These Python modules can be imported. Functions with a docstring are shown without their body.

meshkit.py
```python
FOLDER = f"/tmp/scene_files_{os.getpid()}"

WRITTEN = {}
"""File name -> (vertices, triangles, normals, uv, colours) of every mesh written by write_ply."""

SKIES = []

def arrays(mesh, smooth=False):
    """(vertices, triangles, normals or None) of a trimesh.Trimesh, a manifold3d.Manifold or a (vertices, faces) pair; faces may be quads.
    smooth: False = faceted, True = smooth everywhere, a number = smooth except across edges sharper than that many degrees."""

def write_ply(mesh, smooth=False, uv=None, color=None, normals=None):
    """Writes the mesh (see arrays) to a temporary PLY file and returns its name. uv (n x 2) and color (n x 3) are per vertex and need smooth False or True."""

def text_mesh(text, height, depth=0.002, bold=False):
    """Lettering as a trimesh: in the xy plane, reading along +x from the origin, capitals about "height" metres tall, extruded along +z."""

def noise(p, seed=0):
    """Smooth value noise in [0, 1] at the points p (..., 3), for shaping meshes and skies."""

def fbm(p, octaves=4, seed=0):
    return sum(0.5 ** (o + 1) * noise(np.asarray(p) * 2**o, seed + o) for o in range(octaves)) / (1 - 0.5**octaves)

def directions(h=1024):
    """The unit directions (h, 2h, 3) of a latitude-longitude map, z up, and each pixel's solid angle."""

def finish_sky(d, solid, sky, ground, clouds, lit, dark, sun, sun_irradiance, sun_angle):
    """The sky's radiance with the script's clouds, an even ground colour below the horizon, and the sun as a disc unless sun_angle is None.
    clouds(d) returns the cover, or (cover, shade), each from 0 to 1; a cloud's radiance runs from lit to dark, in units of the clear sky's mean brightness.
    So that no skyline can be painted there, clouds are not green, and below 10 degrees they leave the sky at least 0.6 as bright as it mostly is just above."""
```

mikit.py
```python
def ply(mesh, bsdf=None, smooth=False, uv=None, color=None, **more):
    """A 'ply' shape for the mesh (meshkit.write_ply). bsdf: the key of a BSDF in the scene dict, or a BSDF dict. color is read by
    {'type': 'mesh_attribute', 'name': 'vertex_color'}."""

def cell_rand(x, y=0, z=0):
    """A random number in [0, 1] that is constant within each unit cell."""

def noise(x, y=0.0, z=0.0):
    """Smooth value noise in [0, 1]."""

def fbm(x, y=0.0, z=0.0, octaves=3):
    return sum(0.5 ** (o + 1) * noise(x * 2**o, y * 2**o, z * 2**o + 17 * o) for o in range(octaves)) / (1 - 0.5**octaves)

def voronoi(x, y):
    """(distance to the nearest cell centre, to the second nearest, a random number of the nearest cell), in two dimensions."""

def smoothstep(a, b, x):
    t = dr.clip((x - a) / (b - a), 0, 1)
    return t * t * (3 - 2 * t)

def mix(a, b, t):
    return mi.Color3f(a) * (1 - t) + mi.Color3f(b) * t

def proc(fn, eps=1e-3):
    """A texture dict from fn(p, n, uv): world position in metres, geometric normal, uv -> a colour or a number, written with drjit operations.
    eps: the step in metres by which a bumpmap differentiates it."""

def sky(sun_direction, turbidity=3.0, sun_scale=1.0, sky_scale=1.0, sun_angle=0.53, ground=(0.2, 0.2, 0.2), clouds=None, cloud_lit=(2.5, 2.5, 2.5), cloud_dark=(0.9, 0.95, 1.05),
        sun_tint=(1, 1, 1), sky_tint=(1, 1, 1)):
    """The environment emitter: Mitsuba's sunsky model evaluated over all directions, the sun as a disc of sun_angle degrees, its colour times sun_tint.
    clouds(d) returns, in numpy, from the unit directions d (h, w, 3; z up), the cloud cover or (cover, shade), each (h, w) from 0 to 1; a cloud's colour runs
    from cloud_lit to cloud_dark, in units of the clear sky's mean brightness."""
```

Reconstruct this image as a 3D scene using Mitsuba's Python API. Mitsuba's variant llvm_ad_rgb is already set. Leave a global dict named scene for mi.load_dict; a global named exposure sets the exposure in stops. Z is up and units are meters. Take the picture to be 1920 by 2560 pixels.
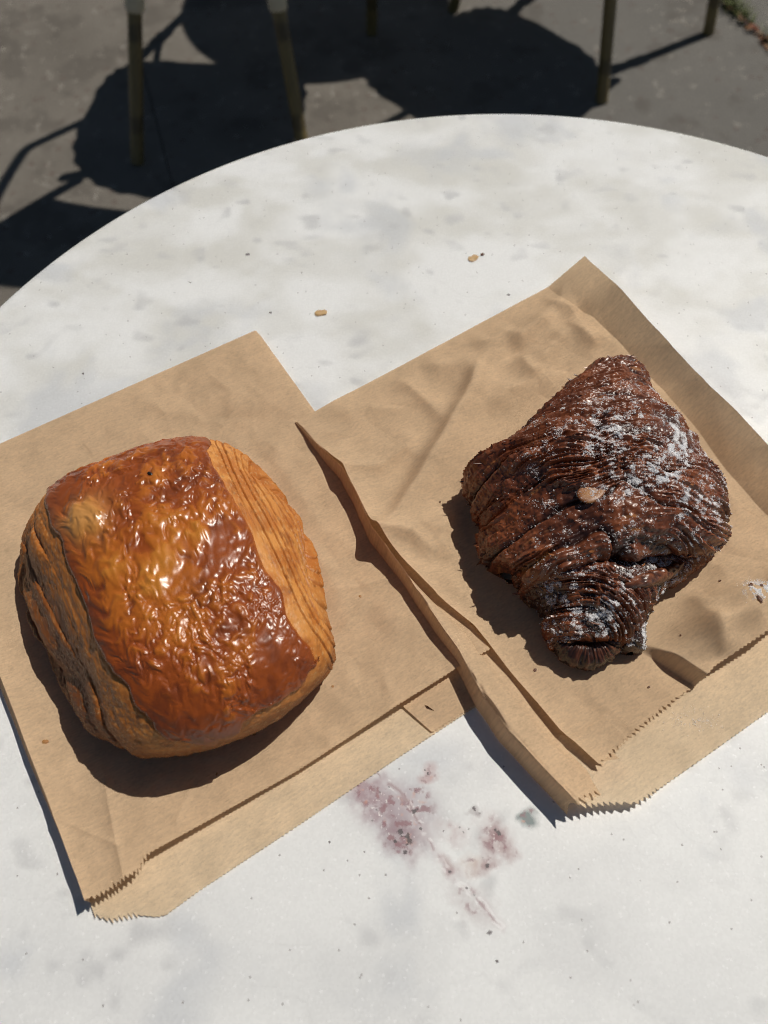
import math
import numpy as np
import drjit as dr
import mitsuba as mi
import mikit
from mikit import noise, fbm, voronoi, cell_rand, smoothstep, mix
from meshkit import noise as nnoise, fbm as nfbm
from scipy.interpolate import PchipInterpolator, LinearNDInterpolator
from scipy.spatial import cKDTree
from scipy.ndimage import gaussian_filter1d

T = mi.ScalarTransform4f
scene, labels = {}, {}

# ------------------------------------------------------------------ camera, light, exposure
TOP = 0.73                                   # height of the marble table top
PITCH = math.radians(59.85)
eye = [0, 0, TOP + 0.30]
look = [0, math.cos(PITCH), eye[2] - math.sin(PITCH)]
scene['camera'] = {'type': 'thinlens', 'to_world': T().look_at(eye, look, [0, 0, 1]), 'fov': 52.83, 'fov_axis': 'x',
                   'near_clip': 0.02, 'far_clip': 500.0, 'aperture_radius': 0.0014, 'focus_distance': 0.33}
SUN_AZ, SUN_EL = math.radians(42), math.radians(55)
sun = [math.cos(SUN_AZ) * math.cos(SUN_EL), math.sin(SUN_AZ) * math.cos(SUN_EL), math.sin(SUN_EL)]
scene['sky'] = mikit.sky(sun, turbidity=3, sky_scale=0.40, ground=(0.12, 0.12, 0.12), sun_tint=(0.93, 1.052, 1.245), sky_tint=(1.10, 1.0, 0.85))
exposure = 1.3


# ------------------------------------------------------------------ helpers
def W(p):
    """table-plane millimetres (x right, y away, z above the marble) -> world metres"""
    p = np.asarray(p, float)
    return np.stack([p[..., 0] * 1e-3, p[..., 1] * 1e-3, TOP + p[..., 2] * 1e-3], -1)


def number(key):
    if key not in scene and not any(k.startswith(key + '__') for k in scene):
        return key
    i = 1
    while f'{key}_{i:03d}' in scene or any(k.startswith(f'{key}_{i:03d}__') for k in scene):
        i += 1
    return f'{key}_{i:03d}'


def thing(name, label, cat, group=None, kind=None):
    key = number(name)
    labels[key] = {'label': label, 'category': cat}
    if group:
        labels[key]['group'] = group
    if kind:
        labels[key]['kind'] = kind
    return key


def put(name, mesh, mat, parent=None, smooth=True, uv=None, color=None, label=None, kind=None, to_world=None):
    key = number(f'{parent}__{name}' if parent else name)
    d = mesh if isinstance(mesh, dict) else mikit.ply(mesh, mat, smooth=smooth, uv=uv, color=color)
    d = dict(d)
    if to_world is not None:
        d['to_world'] = to_world
    scene[key] = d
    if label or kind:
        labels.setdefault(key, {})
        if label:
            labels[key]['label'] = label
        if kind:
            labels[key]['kind'] = kind
    return key


def gridf(nu, nv, wrap_u=False):
    i, j = np.meshgrid(np.arange(nu if wrap_u else nu - 1), np.arange(nv - 1), indexing='ij')
    a = i * nv + j
    b = ((i + 1) % nu) * nv + j
    return np.stack([a, b, b + 1, a + 1], -1).reshape(-1, 4)


def grid(P):
    """(nu, nv, 3) points -> (vertices, quads)"""
    return P.reshape(-1, 3), gridf(P.shape[0], P.shape[1])


def join(meshes):
    vs, fs, n = [], [], 0
    for v, f in meshes:
        f = np.asarray(f)
        if f.shape[1] == 4:
            f = np.vstack([f[:, [0, 1, 2]], f[:, [0, 2, 3]]])
        vs.append(np.asarray(v))
        fs.append(f + n)
        n += len(v)
    return np.vstack(vs), np.vstack(fs)


def tube(path, rad, seg=14, caps=True):
    """tapered tube along a path; rounded by the caller"""
    path = np.asarray(path, float)
    rad = np.broadcast_to(np.asarray(rad, float), len(path))
    t = np.gradient(path, axis=0)
    t /= np.linalg.norm(t, axis=1, keepdims=True)
    ref = np.array([0, 0, 1.0]) if abs(t[0][2]) < 0.9 else np.array([1.0, 0, 0])
    u = np.cross(t, ref)
    u /= np.linalg.norm(u, axis=1, keepdims=True)
    w = np.cross(t, u)
    a = np.linspace(0, 2 * np.pi, seg, endpoint=False)
    P = path[:, None] + rad[:, None, None] * (u[:, None] * np.cos(a)[None, :, None] + w[:, None] * np.sin(a)[None, :, None])
    n = len(path)
    v = P.reshape(-1, 3)
    i, j = np.meshgrid(np.arange(n - 1), np.arange(seg), indexing='ij')
    f = np.stack([i * seg + j, i * seg + (j + 1) % seg, (i + 1) * seg + (j + 1) % seg, (i + 1) * seg + j], -1).reshape(-1, 4)
    f = np.vstack([f[:, [0, 1, 2]], f[:, [0, 2, 3]]])
    if caps:
        v = np.vstack([v, path[0], path[-1]])
        j = np.arange(seg)
        f = np.vstack([f, np.stack([(j + 1) % seg, j, j * 0 + n * seg], 1), np.stack([(n - 1) * seg + j, (n - 1) * seg + (j + 1) % seg, j * 0 + n * seg + 1], 1)])
    return v, f


def sstep(a, b, x):
    t = np.clip((x - a) / (b - a), 0, 1)
    return t * t * (3 - 2 * t)


def lerp(x, pts):
    p = np.asarray(pts, float)
    return np.interp(x, p[:, 0], p[:, 1])


def pch(x, pts):
    p = np.asarray(pts, float)
    return PchipInterpolator(p[:, 0], p[:, 1])(np.clip(x, p[0, 0], p[-1, 0]))


def n2(x, y, s, seed=0, z=0.0):
    x, y = np.broadcast_arrays(x, y)
    return nnoise(np.stack([x / s, y / s, np.full(x.shape, z)], -1), seed)


def f2(x, y, s, o=3, seed=0):
    x, y = np.broadcast_arrays(x, y)
    return nfbm(np.stack([x / s, y / s, np.zeros(x.shape)], -1), o, seed)


def rgbmix(a, b, t):
    return np.asarray(a) * (1 - t[..., None]) + np.asarray(b) * t[..., None]


def normals(P):
    n = np.cross(np.gradient(P, axis=0), np.gradient(P, axis=1))
    return n / np.maximum(np.linalg.norm(n, axis=-1, keepdims=True), 1e-12)


def segdist(x, y, pts):
    """distance to a polyline, and the running length"""
    best = np.full(np.shape(x), 1e9)
    pts = np.asarray(pts, float)
    for a, b in zip(pts[:-1], pts[1:]):
        d = b - a
        t = np.clip(((x - a[0]) * d[0] + (y - a[1]) * d[1]) / (d @ d), 0, 1)
        best = np.minimum(best, np.hypot(x - a[0] - t * d[0], y - a[1] - t * d[1]))
    return best


def ridge(x, y, pts, h, w_left, w_right, soft=0.8):
    """a fold along a polyline; w_left and w_right: how far it runs out on either side (seen along the line)"""
    best, side = np.full(np.shape(x), 1e9), np.ones(np.shape(x))
    pts = np.asarray(pts, float)
    tot = np.concatenate([[0], np.cumsum(np.linalg.norm(np.diff(pts, axis=0), axis=1))])
    run = np.zeros(np.shape(x))
    for k, (a, b) in enumerate(zip(pts[:-1], pts[1:])):
        d = b - a
        t = np.clip(((x - a[0]) * d[0] + (y - a[1]) * d[1]) / (d @ d), 0, 1)
        q = np.hypot(x - a[0] - t * d[0], y - a[1] - t * d[1])
        cr = d[0] * (y - a[1]) - d[1] * (x - a[0])
        near = q < best
        best, side, run = np.where(near, q, best), np.where(near, np.sign(cr), side), np.where(near, tot[k] + t * (tot[k + 1] - tot[k]), run)
    w = np.where(side > 0, w_left, w_right)
    fade = sstep(0, 1, np.minimum(run, tot[-1] - run) / (0.32 * tot[-1]))
    soft = max(soft, 0.9)
    q = np.sqrt(best ** 2 + soft ** 2) - soft
    return h * fade * np.exp(-(q / w) ** 1.25)


# ------------------------------------------------------------------ materials
def rgb(c):
    return {'type': 'rgb', 'value': [float(v) for v in c]}


def pr(**k):
    k = {a: (rgb(b) if isinstance(b, (tuple, list)) else b) for a, b in k.items()}
    return {'type': 'twosided', 'bsdf': {'type': 'principled', **k}}


VC = {'type': 'mesh_attribute', 'name': 'vertex_color'}

# grey-white marble, its veins and mineral stains at their places on the slab
STAINS = [  # x, y, radii (mm), turn, colour, strength: soft discoloured zones round the mineral vein
    (3, 47, 19, 11, -0.75, (0.50, 0.40, 0.43), 0.75), (-4, 53, 11, 7, -0.6, (0.44, 0.30, 0.33), 0.7), (6, 39, 10, 8, -0.8, (0.40, 0.29, 0.32), 0.75),
    (12, 50, 12, 9, -0.9, (0.56, 0.50, 0.53), 0.6), (40, 38, 7, 10, 0.5, (0.55, 0.43, 0.43), 0.6), (41.7, 40.2, 3.4, 3.0, 0, (0.40, 0.24, 0.25), 0.7), (44, 34, 3.5, 5, 0.6, (0.48, 0.34, 0.34), 0.6),
    (36.6, 28.8, 5, 3.4, 0.2, (0.46, 0.32, 0.32), 0.65), (31, 29.5, 5, 3.5, 0, (0.64, 0.50, 0.44), 0.55), (17.5, 60.5, 4.5, 3.0, 0.6, (0.58, 0.42, 0.42), 0.6), (53.2, 45.1, 4.2, 3.4, 0.5, (0.20, 0.25, 0.25), 0.9),
    (33, 48.4, 2.6, 1.8, 0, (0.34, 0.28, 0.29), 0.7), (25, 41, 7, 4, -0.9, (0.62, 0.50, 0.50), 0.5), (23.5, 29, 4, 3, -0.9, (0.48, 0.33, 0.33), 0.65), (30, 18, 12, 6, -0.85, (0.60, 0.53, 0.53), 0.5)]
CRACK = [(-3, 61), (0.4, 58.3), (5.2, 54.2), (11, 47.6), (16, 38.3), (20, 31.6), (23.4, 26.9), (29.2, 21.8), (33.5, 17.3), (40.5, 10.2)]
SPECKS = [(6.2, 40.2, 1.3), (8.4, 39.2, 0.9), (9.0, 37.2, 1.2), (4.0, 37.4, 0.7), (41.7, 40.0, 0.95), (40.5, 41.2, 0.5), (36.6, 29.0, 0.8), (11, 47.4, 0.8), (15.4, 62.0, 0.42), (16.4, 60.8, 0.5), (33.0, 48.4, 0.7), (27.6, 42.0, 0.45),
          (13.2, 41.6, 0.55), (23.2, 27.4, 0.55), (29, 21.9, 0.6), (36, 8.2, 0.85), (38, 0, 0.5), (-19.5, 37, 0.45), (-13, 31, 0.4), (-150.7, 254.6, 0.7), (66.7, 309, 0.8), (-60, 296, 0.7), (-76, 340, 1.0), (-105, 318, 0.6), (21.5, 40.8, 0.4), (7.5, 33.5, 0.7)]


def marble_color(p, n, uv):
    x, y = p.x * 1000, p.y * 1000
    wx = x + 30 * (fbm(x / 60, y / 60, 3.1) - 0.5)
    wy = y + 30 * (fbm(x / 60, y / 60, 7.7) - 0.5)
    base = fbm(wx / 34, wy / 26, 1.3, octaves=3)
    far = smoothstep(120, 300, y)
    warm = mix((0.715, 0.715, 0.71), (0.64, 0.63, 0.588), far)
    c = mix(mi.Color3f(0.80, 0.80, 0.79), warm, smoothstep(0.36, 0.70, base) * 0.85)
    cool = smoothstep(0.54, 0.74, fbm(wx / 33 + 9, wy / 33, 5.2, octaves=4))
    c = mix(c, (0.56, 0.575, 0.60), cool * 0.6)
    # small soft grey clouds
    c = mix(c, (0.45, 0.45, 0.46), smoothstep(0.60, 0.86, fbm(wx / 13, wy / 10, 8.4, octaves=2)) * 0.55)
    # hair-fine grey veins and etched patches
    vn = dr.abs(fbm(wx / 46, wy / 30, 14.4, octaves=5) - 0.5)
    c = mix(c, (0.50, 0.50, 0.50), smoothstep(0.010, 0.0, vn) * 0.10 * smoothstep(0.45, 0.65, noise(x / 35, y / 35, 3)))
    # crystal grain: translucent and milky crystals of 0.3 to 1 mm
    f1, f2_, r = voronoi(x / 0.75, y / 0.75)
    c = c * (0.97 + 0.06 * r)
    c = mix(c, (0.93, 0.93, 0.93), smoothstep(0.975, 0.995, r) * 0.3 * (1 - 0.8 * far))
    # stains: broken up by the grain of the stone
    wob = fbm(x / 4.5, y / 4.5, 2.2, octaves=4)
    fine = fbm(x / 1.7, y / 1.7, 6.2, octaves=3)
    zone = mi.Float(0)
    for sx, sy, ra, rb, an, col, st in STAINS:
        ex, ey = x - sx + 7 * (wob - 0.5), y - sy + 7 * (fbm(x / 5, y / 5, 9.1) - 0.5)
        a_, b_ = (ex * math.cos(an) + ey * math.sin(an)) / ra, (-ex * math.sin(an) + ey * math.cos(an)) / rb
        m = smoothstep(1.35, 0.15, dr.sqrt(a_ * a_ + b_ * b_))
        zone = dr.maximum(zone, m * st)
        c = mix(c, [0.86 * q for q in col], dr.clip(m * st * (0.60 + 0.75 * smoothstep(0.3, 0.65, wob * 0.55 + fine * 0.45)), 0, 0.92))
    # dark red-brown mineral blotches and black flecks inside those zones
    bl = fbm(x / 2.4 + 3, y / 2.4, 11.2, octaves=4)
    c = mix(c, (0.30, 0.165, 0.18), smoothstep(0.54, 0.68, bl) * smoothstep(0.2, 0.6, zone) * 0.8)
    c = mix(c, (0.075, 0.06, 0.07), smoothstep(0.69, 0.76, fbm(x / 1.3, y / 1.3, 21.2, octaves=3) * 0.6 + bl * 0.4) * smoothstep(0.25, 0.5, zone) * 0.9)
    c = mix(c, (0.66, 0.36, 0.27), smoothstep(0.66, 0.78, fbm(x / 2.2 + 30, y / 2.2, 31.2, octaves=3)) * smoothstep(0.4, 0.65, zone) * 0.5)
    c = mix(c, (0.86, 0.82, 0.80), smoothstep(0.74, 0.82, fbm(x / 0.9 + 60, y / 0.9, 41.2, octaves=2)) * smoothstep(0.4, 0.65, zone) * 0.8)
    # healed crack
    dist = mi.Float(1e9)
    jx, jy = x + 1.5 * (noise(x / 3, y / 3, 4) - 0.5), y + 1.5 * (noise(x / 3, y / 3, 9) - 0.5)
    for (ax, ay), (bx, by) in zip(CRACK[:-1], CRACK[1:]):
        ex, ey = bx - ax, by - ay
        t = dr.clip(((jx - ax) * ex + (jy - ay) * ey) / (ex * ex + ey * ey), 0, 1)
        dist = dr.minimum(dist, dr.sqrt(dr.square(jx - ax - t * ex) + dr.square(jy - ay - t * ey)))
    c = mix(c, (0.36, 0.25, 0.26), smoothstep(0.6 + 0.5 * fine, 0.1, dist) * 0.75 * smoothstep(0.38, 0.68, noise(x / 3, y / 3, 12)))
    c = mix(c, (0.55, 0.47, 0.48), smoothstep(3.2, 0.0, dist) * 0.35 * smoothstep(0.3, 0.6, wob))
    c = mix(c, (0.92, 0.91, 0.9), smoothstep(0.8, 0.5, dr.abs(dist - 0.7)) * smoothstep(0.62, 0.8, noise(x / 2.1, y / 2.1, 22)) * 0.45)
    c = c * mi.Color3f(0.925, 0.935, 0.945)
    # sparse mineral specks all over, and the larger ones where they are
    q1, q2, qr = voronoi(x / 7.5, y / 7.5)
    c = mix(c, (0.20, 0.18, 0.18), smoothstep(0.075, 0.03, q1 + 0.02 * wob) * smoothstep(0.78, 0.82, qr) * 0.8)
    for sx, sy, sr in SPECKS:
        d = dr.sqrt(dr.square(x - sx) + dr.square(y - sy)) / sr + 1.7 * (fbm(x / 0.9, y / 0.9, 31) - 0.5)
        c = mix(c, (0.10, 0.085, 0.09), smoothstep(1.1, 0.6, d) * 0.9)
    return c


def marble_rough(p, n, uv):
    x, y = p.x * 1000, p.y * 1000
    return 0.30 + 0.20 * fbm(x / 40, y / 40, 4.4) + 0.1 * cell_rand(x / 0.8, y / 0.8, 1)


scene['marble'] = pr(base_color=mikit.proc(marble_color), roughness=mikit.proc(marble_rough), specular=0.45)
scene['dark_iron'] = pr(base_color=(0.03, 0.03, 0.03), roughness=0.5, metallic=0.6)


def kraft(tone):
    def fn(p, n, uv):
        x, y = p.x * 1000, p.y * 1000
        mott = fbm(x / 9, y / 9, 1.0, octaves=4)
        # fibres lie along the machine direction of the roll
        a, b = x * 0.85 + y * 0.53, -x * 0.53 + y * 0.85
        fib = fbm(a / 3.0, b / 0.5, 3.0, octaves=3)
        fleck = fbm(a / 0.9 + 8, b / 0.45, 6.0, octaves=2)
        c = mi.Color3f(*tone) * (0.72 + 0.19 * mott + 0.20 * fib + 0.20 * fleck)
        c = mix(c, mi.Color3f(*tone) * 0.5, smoothstep(0.80, 0.9, noise(a / 1.0, b / 0.5, 9)) * 0.16)
        return c
    return fn


def paper(tone, trans):
    return {'type': 'principledthin', 'base_color': mikit.proc(kraft(tone)), 'roughness': 0.30, 'diff_trans': trans, 'eta': 1.45, 'sheen': 0.15}


scene['kraft_paper'] = paper((0.68, 0.498, 0.325), 0.62)
scene['kraft_paper_pale'] = paper((0.79, 0.635, 0.45), 0.70)
scene['glazed_skin'] = pr(base_color=VC, roughness=0.30, specular=0.48, clearcoat=0.15, clearcoat_gloss=0.93)
scene['baked_dough'] = pr(base_color=VC, roughness=0.5, specular=0.35)
scene['caramel_layers'] = pr(base_color=VC, roughness=0.33, specular=0.5, clearcoat=0.2, clearcoat_gloss=0.9)
scene['icing_sugar'] = pr(base_color=(0.93, 0.93, 0.94), roughness=0.7, specular=0.3)
scene['almond_skin'] = pr(base_color=VC, roughness=0.42, specular=0.4)
scene['crumb'] = pr(base_color=(0.36, 0.17, 0.06), roughness=0.45)
scene['dark_crumb'] = pr(base_color=(0.12, 0.045, 0.02), roughness=0.5)
scene['pale_crumb'] = pr(base_color=(0.50, 0.33, 0.16), roughness=0.45)
scene['sesame'] = pr(base_color=(0.012, 0.008, 0.006), roughness=0.35)


# ------------------------------------------------------------------ ground
def concrete(p, n, uv):
    x, y = p.x, p.y
    c = mix((0.118, 0.106, 0.091), (0.185, 0.168, 0.146), fbm(x * 9, y * 9, 1.0, octaves=5))
    c = mix(c, (0.132, 0.129, 0.122), smoothstep(0.0, 0.5, x + 0.3 * (fbm(x * 3, y * 3, 5.0) - 0.5)) * 0.7)
    c = c * (0.82 + 0.36 * noise(x * 700, y * 700, 2))
    q, _, r = voronoi(x * 26, y * 26)
    c = mix(c, (0.09, 0.055, 0.045), smoothstep(0.30, 0.12, q + 0.15 * noise(x * 120, y * 120)) * smoothstep(0.7, 0.78, r) * 0.55)
    c = mix(c, (0.085, 0.075, 0.065), smoothstep(0.56, 0.72, fbm(x * 14 + 7, y * 14, 3.0, octaves=4)) * 0.5)
    c = mix(c, (0.30, 0.28, 0.25), smoothstep(0.73, 0.80, fbm(x * 60, y * 60 + 3, 8.0, octaves=3)) * 0.5)
    return c


scene['concrete'] = pr(base_color=mikit.proc(concrete), roughness=0.85, specular=0.25)


def asphalt_fn(p, n, uv):
    x, y = p.x, p.y
    return mix((0.33, 0.35, 0.375), (0.40, 0.42, 0.445), fbm(x * 8, y * 8, 2.0, octaves=4)) * (0.85 + 0.3 * noise(x * 400, y * 400, 4))


scene['pale_road'] = pr(base_color=mikit.proc(asphalt_fn), roughness=0.8, specular=0.25)
scene['soil'] = pr(base_color=(0.05, 0.035, 0.025), roughness=0.9, specular=0.1)


def flat(poly, z):
    v = np.array([[x, y, z] for x, y in poly], float)
    f = np.array([[0, i, i + 1] for i in range(1, len(poly) - 1)])
    return v, f


kd = np.array([0.082, -0.26])
kd /= np.linalg.norm(kd)                      # the kerb strip runs this way
kn = np.array([-kd[1], kd[0]])                # and the road lies on this side
kin, kout = np.array([0.848, 2.03]), np.array([0.879, 2.02])


def line(p, t):
    return (p + kd * t).tolist()


put('road', flat([line(kout, -300), line(kout, 300), (line(kout, 300)[0] + 300, -300), (line(kout, -300)[0] + 300, 300)], -0.012), 'pale_road', smooth=False, kind='structure')
put('soil_strip', flat([line(kin - kn * 0.01, -300), line(kin - kn * 0.01, 300), line(kout + kn * 0.01, 300), line(kout + kn * 0.01, -300)], -0.020), 'soil', smooth=False, kind='structure')
# the pavement: two poured slabs with a tooled joint between them
J0, J1 = np.array([-0.648, 2.081]), np.array([-0.588, 1.884])
jd = (J0 - J1) / np.linalg.norm(J0 - J1)
jn = np.array([-jd[1], jd[0]])


def slab(poly, name):
    v = np.array([[x, y, z] for z in (-0.06, 0.0) for x, y in poly], float)
    n = len(poly)
    f = [[n, n + i, n + i + 1] for i in range(1, n - 1)]
    for i in range(n):
        j = (i + 1) % n
        f += [[i, j, n + j], [i, n + j, n + i]]
    put(name, (v, np.array(f)), 'concrete', 'pavement', smooth=False)


jA, jB = J1 - jd * 300, J1 + jd * 300
slab([(J1 + jn * 0.0011 - jd * 300).tolist(), (J1 + jn * 0.0011 + jd * 300).tolist(), (-300, 400), (-300, -300)], 'slab')
slab([(J1 - jn * 0.0011 + jd * 300).tolist(), (J1 - jn * 0.0011 - jd * 300).tolist(), line(kin, 300), line(kin, -300)], 'slab')
labels['pavement'] = {'kind': 'structure'}
put('ground', flat([(-400, -400), (400, -400), (400, 400), (-400, 400)], -0.07), 'soil', smooth=False, kind='structure')


# leaf litter and grass growing in the joint along the road
rng = np.random.default_rng(4)


def leaf_bits(n, spread, tones):
    vs, fs, cs, k = [], [], [], 0
    for i in range(n):
        t = rng.uniform(-0.9, 0.7)
        o = rng.normal(0, spread) + 0.5 * np.dot(kout - kin, kn)
        c = np.array([*(kin + kd * t + kn * o), 0.0])
        L, B = rng.uniform(0.008, 0.022), rng.uniform(0.003, 0.008)
        a, b = rng.uniform(0, 6.28), rng.uniform(-0.5, 0.5)
        d = np.array([math.cos(a) * math.cos(b), math.sin(a) * math.cos(b), math.sin(b)])
        e = np.array([-math.sin(a), math.cos(a), rng.uniform(-0.3, 0.3)])
        p = [c - d * L, c + e * B - d * L * .3, c + e * B * .8 + d * L * .4, c + d * L, c - e * B * .8 + d * L * .4, c - e * B - d * L * .3, c + [0, 0, B * 0.3]]
        p = np.array(p)
        p[:, 2] += 0.004 - p[:, 2].min() + rng.uniform(-0.016, 0.0)
        vs.append(p)
        fs.append(np.array([[j, (j + 1) % 6, 6] for j in range(6)]) + k)
        cs.append(np.tile(np.array(tones[rng.integers(len(tones))]) * rng.uniform(0.6, 1.3), (7, 1)))
        k += 7
    return (np.vstack(vs), np.vstack(fs)), np.vstack(cs)


scene['leaf'] = pr(base_color=VC, roughness=0.6, specular=0.25)
m, c = leaf_bits(300, 0.006, [(0.16, 0.045, 0.02), (0.20, 0.09, 0.04), (0.09, 0.035, 0.02), (0.28, 0.17, 0.09)])
k = put('leaf_litter', m, 'leaf', color=c, smooth=False)
labels[k] = {'label': 'reddish brown dry leaf litter in the joint beside the pale road', 'category': 'leaf litter', 'kind': 'stuff'}
gv, gf, gc = [], [], []
for i in range(420):
    t = rng.normal(-0.02, 0.055) if i % 3 else rng.uniform(-0.9, 0.7)
    b = np.array([*(kin + kd * t + kn * (rng.normal(0, 0.01) + 0.016)), -0.012])
    L, a, w = rng.uniform(0.02, 0.045), rng.uniform(0, 6.28), 0.0014
    d, e = np.array([math.cos(a), math.sin(a), 0]), np.array([-math.sin(a), math.cos(a), 0])
    q = [b + e * w, b - e * w, b + d * L * .25 + [0, 0, L * .7] + e * w, b + d * L * .25 + [0, 0, L * .7] - e * w, b + d * L * .75 + [0, 0, L * .9]]
    gv.append(np.array(q))
    gf.append(np.array([[0, 1, 3], [0, 3, 2], [2, 3, 4]]) + 5 * i)
    gc.append(np.tile(np.array([0.09, 0.11, 0.03]) * rng.uniform(0.6, 1.4), (5, 1)))
k = put('grass', (np.vstack(gv), np.vstack(gf)), 'leaf', color=np.vstack(gc), smooth=False)
labels[k] = {'label': 'thin green grass blades sprouting from the joint beside the road', 'category': 'grass', 'kind': 'stuff'}


# ------------------------------------------------------------------ bistro chairs
def cane_fn(p, n, uv):
    a = fbm(p.x * 60, p.y * 60, p.z * 14, octaves=3)
    c = mix((0.09, 0.068, 0.028), (0.20, 0.155, 0.06), a)
    return mix(c, (0.03, 0.024, 0.014), smoothstep(0.92, 0.99, dr.abs(dr.sin(p.z * 21))) * 0.6)


scene['cane'] = pr(base_color=mikit.proc(cane_fn), roughness=0.4, specular=0.5)
scene['cane_binding'] = pr(base_color=(0.55, 0.49, 0.35), roughness=0.5)


def weave_fn(p, n, uv):
    r = cell_rand(p.x * 110, p.y * 110, p.z * 110)
    return mix((0.04, 0.035, 0.03), (0.45, 0.42, 0.35), dr.select(r > 0.5, 0.85, 0.1))


scene['woven_strands'] = pr(base_color=mikit.proc(weave_fn), roughness=0.5)


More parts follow.
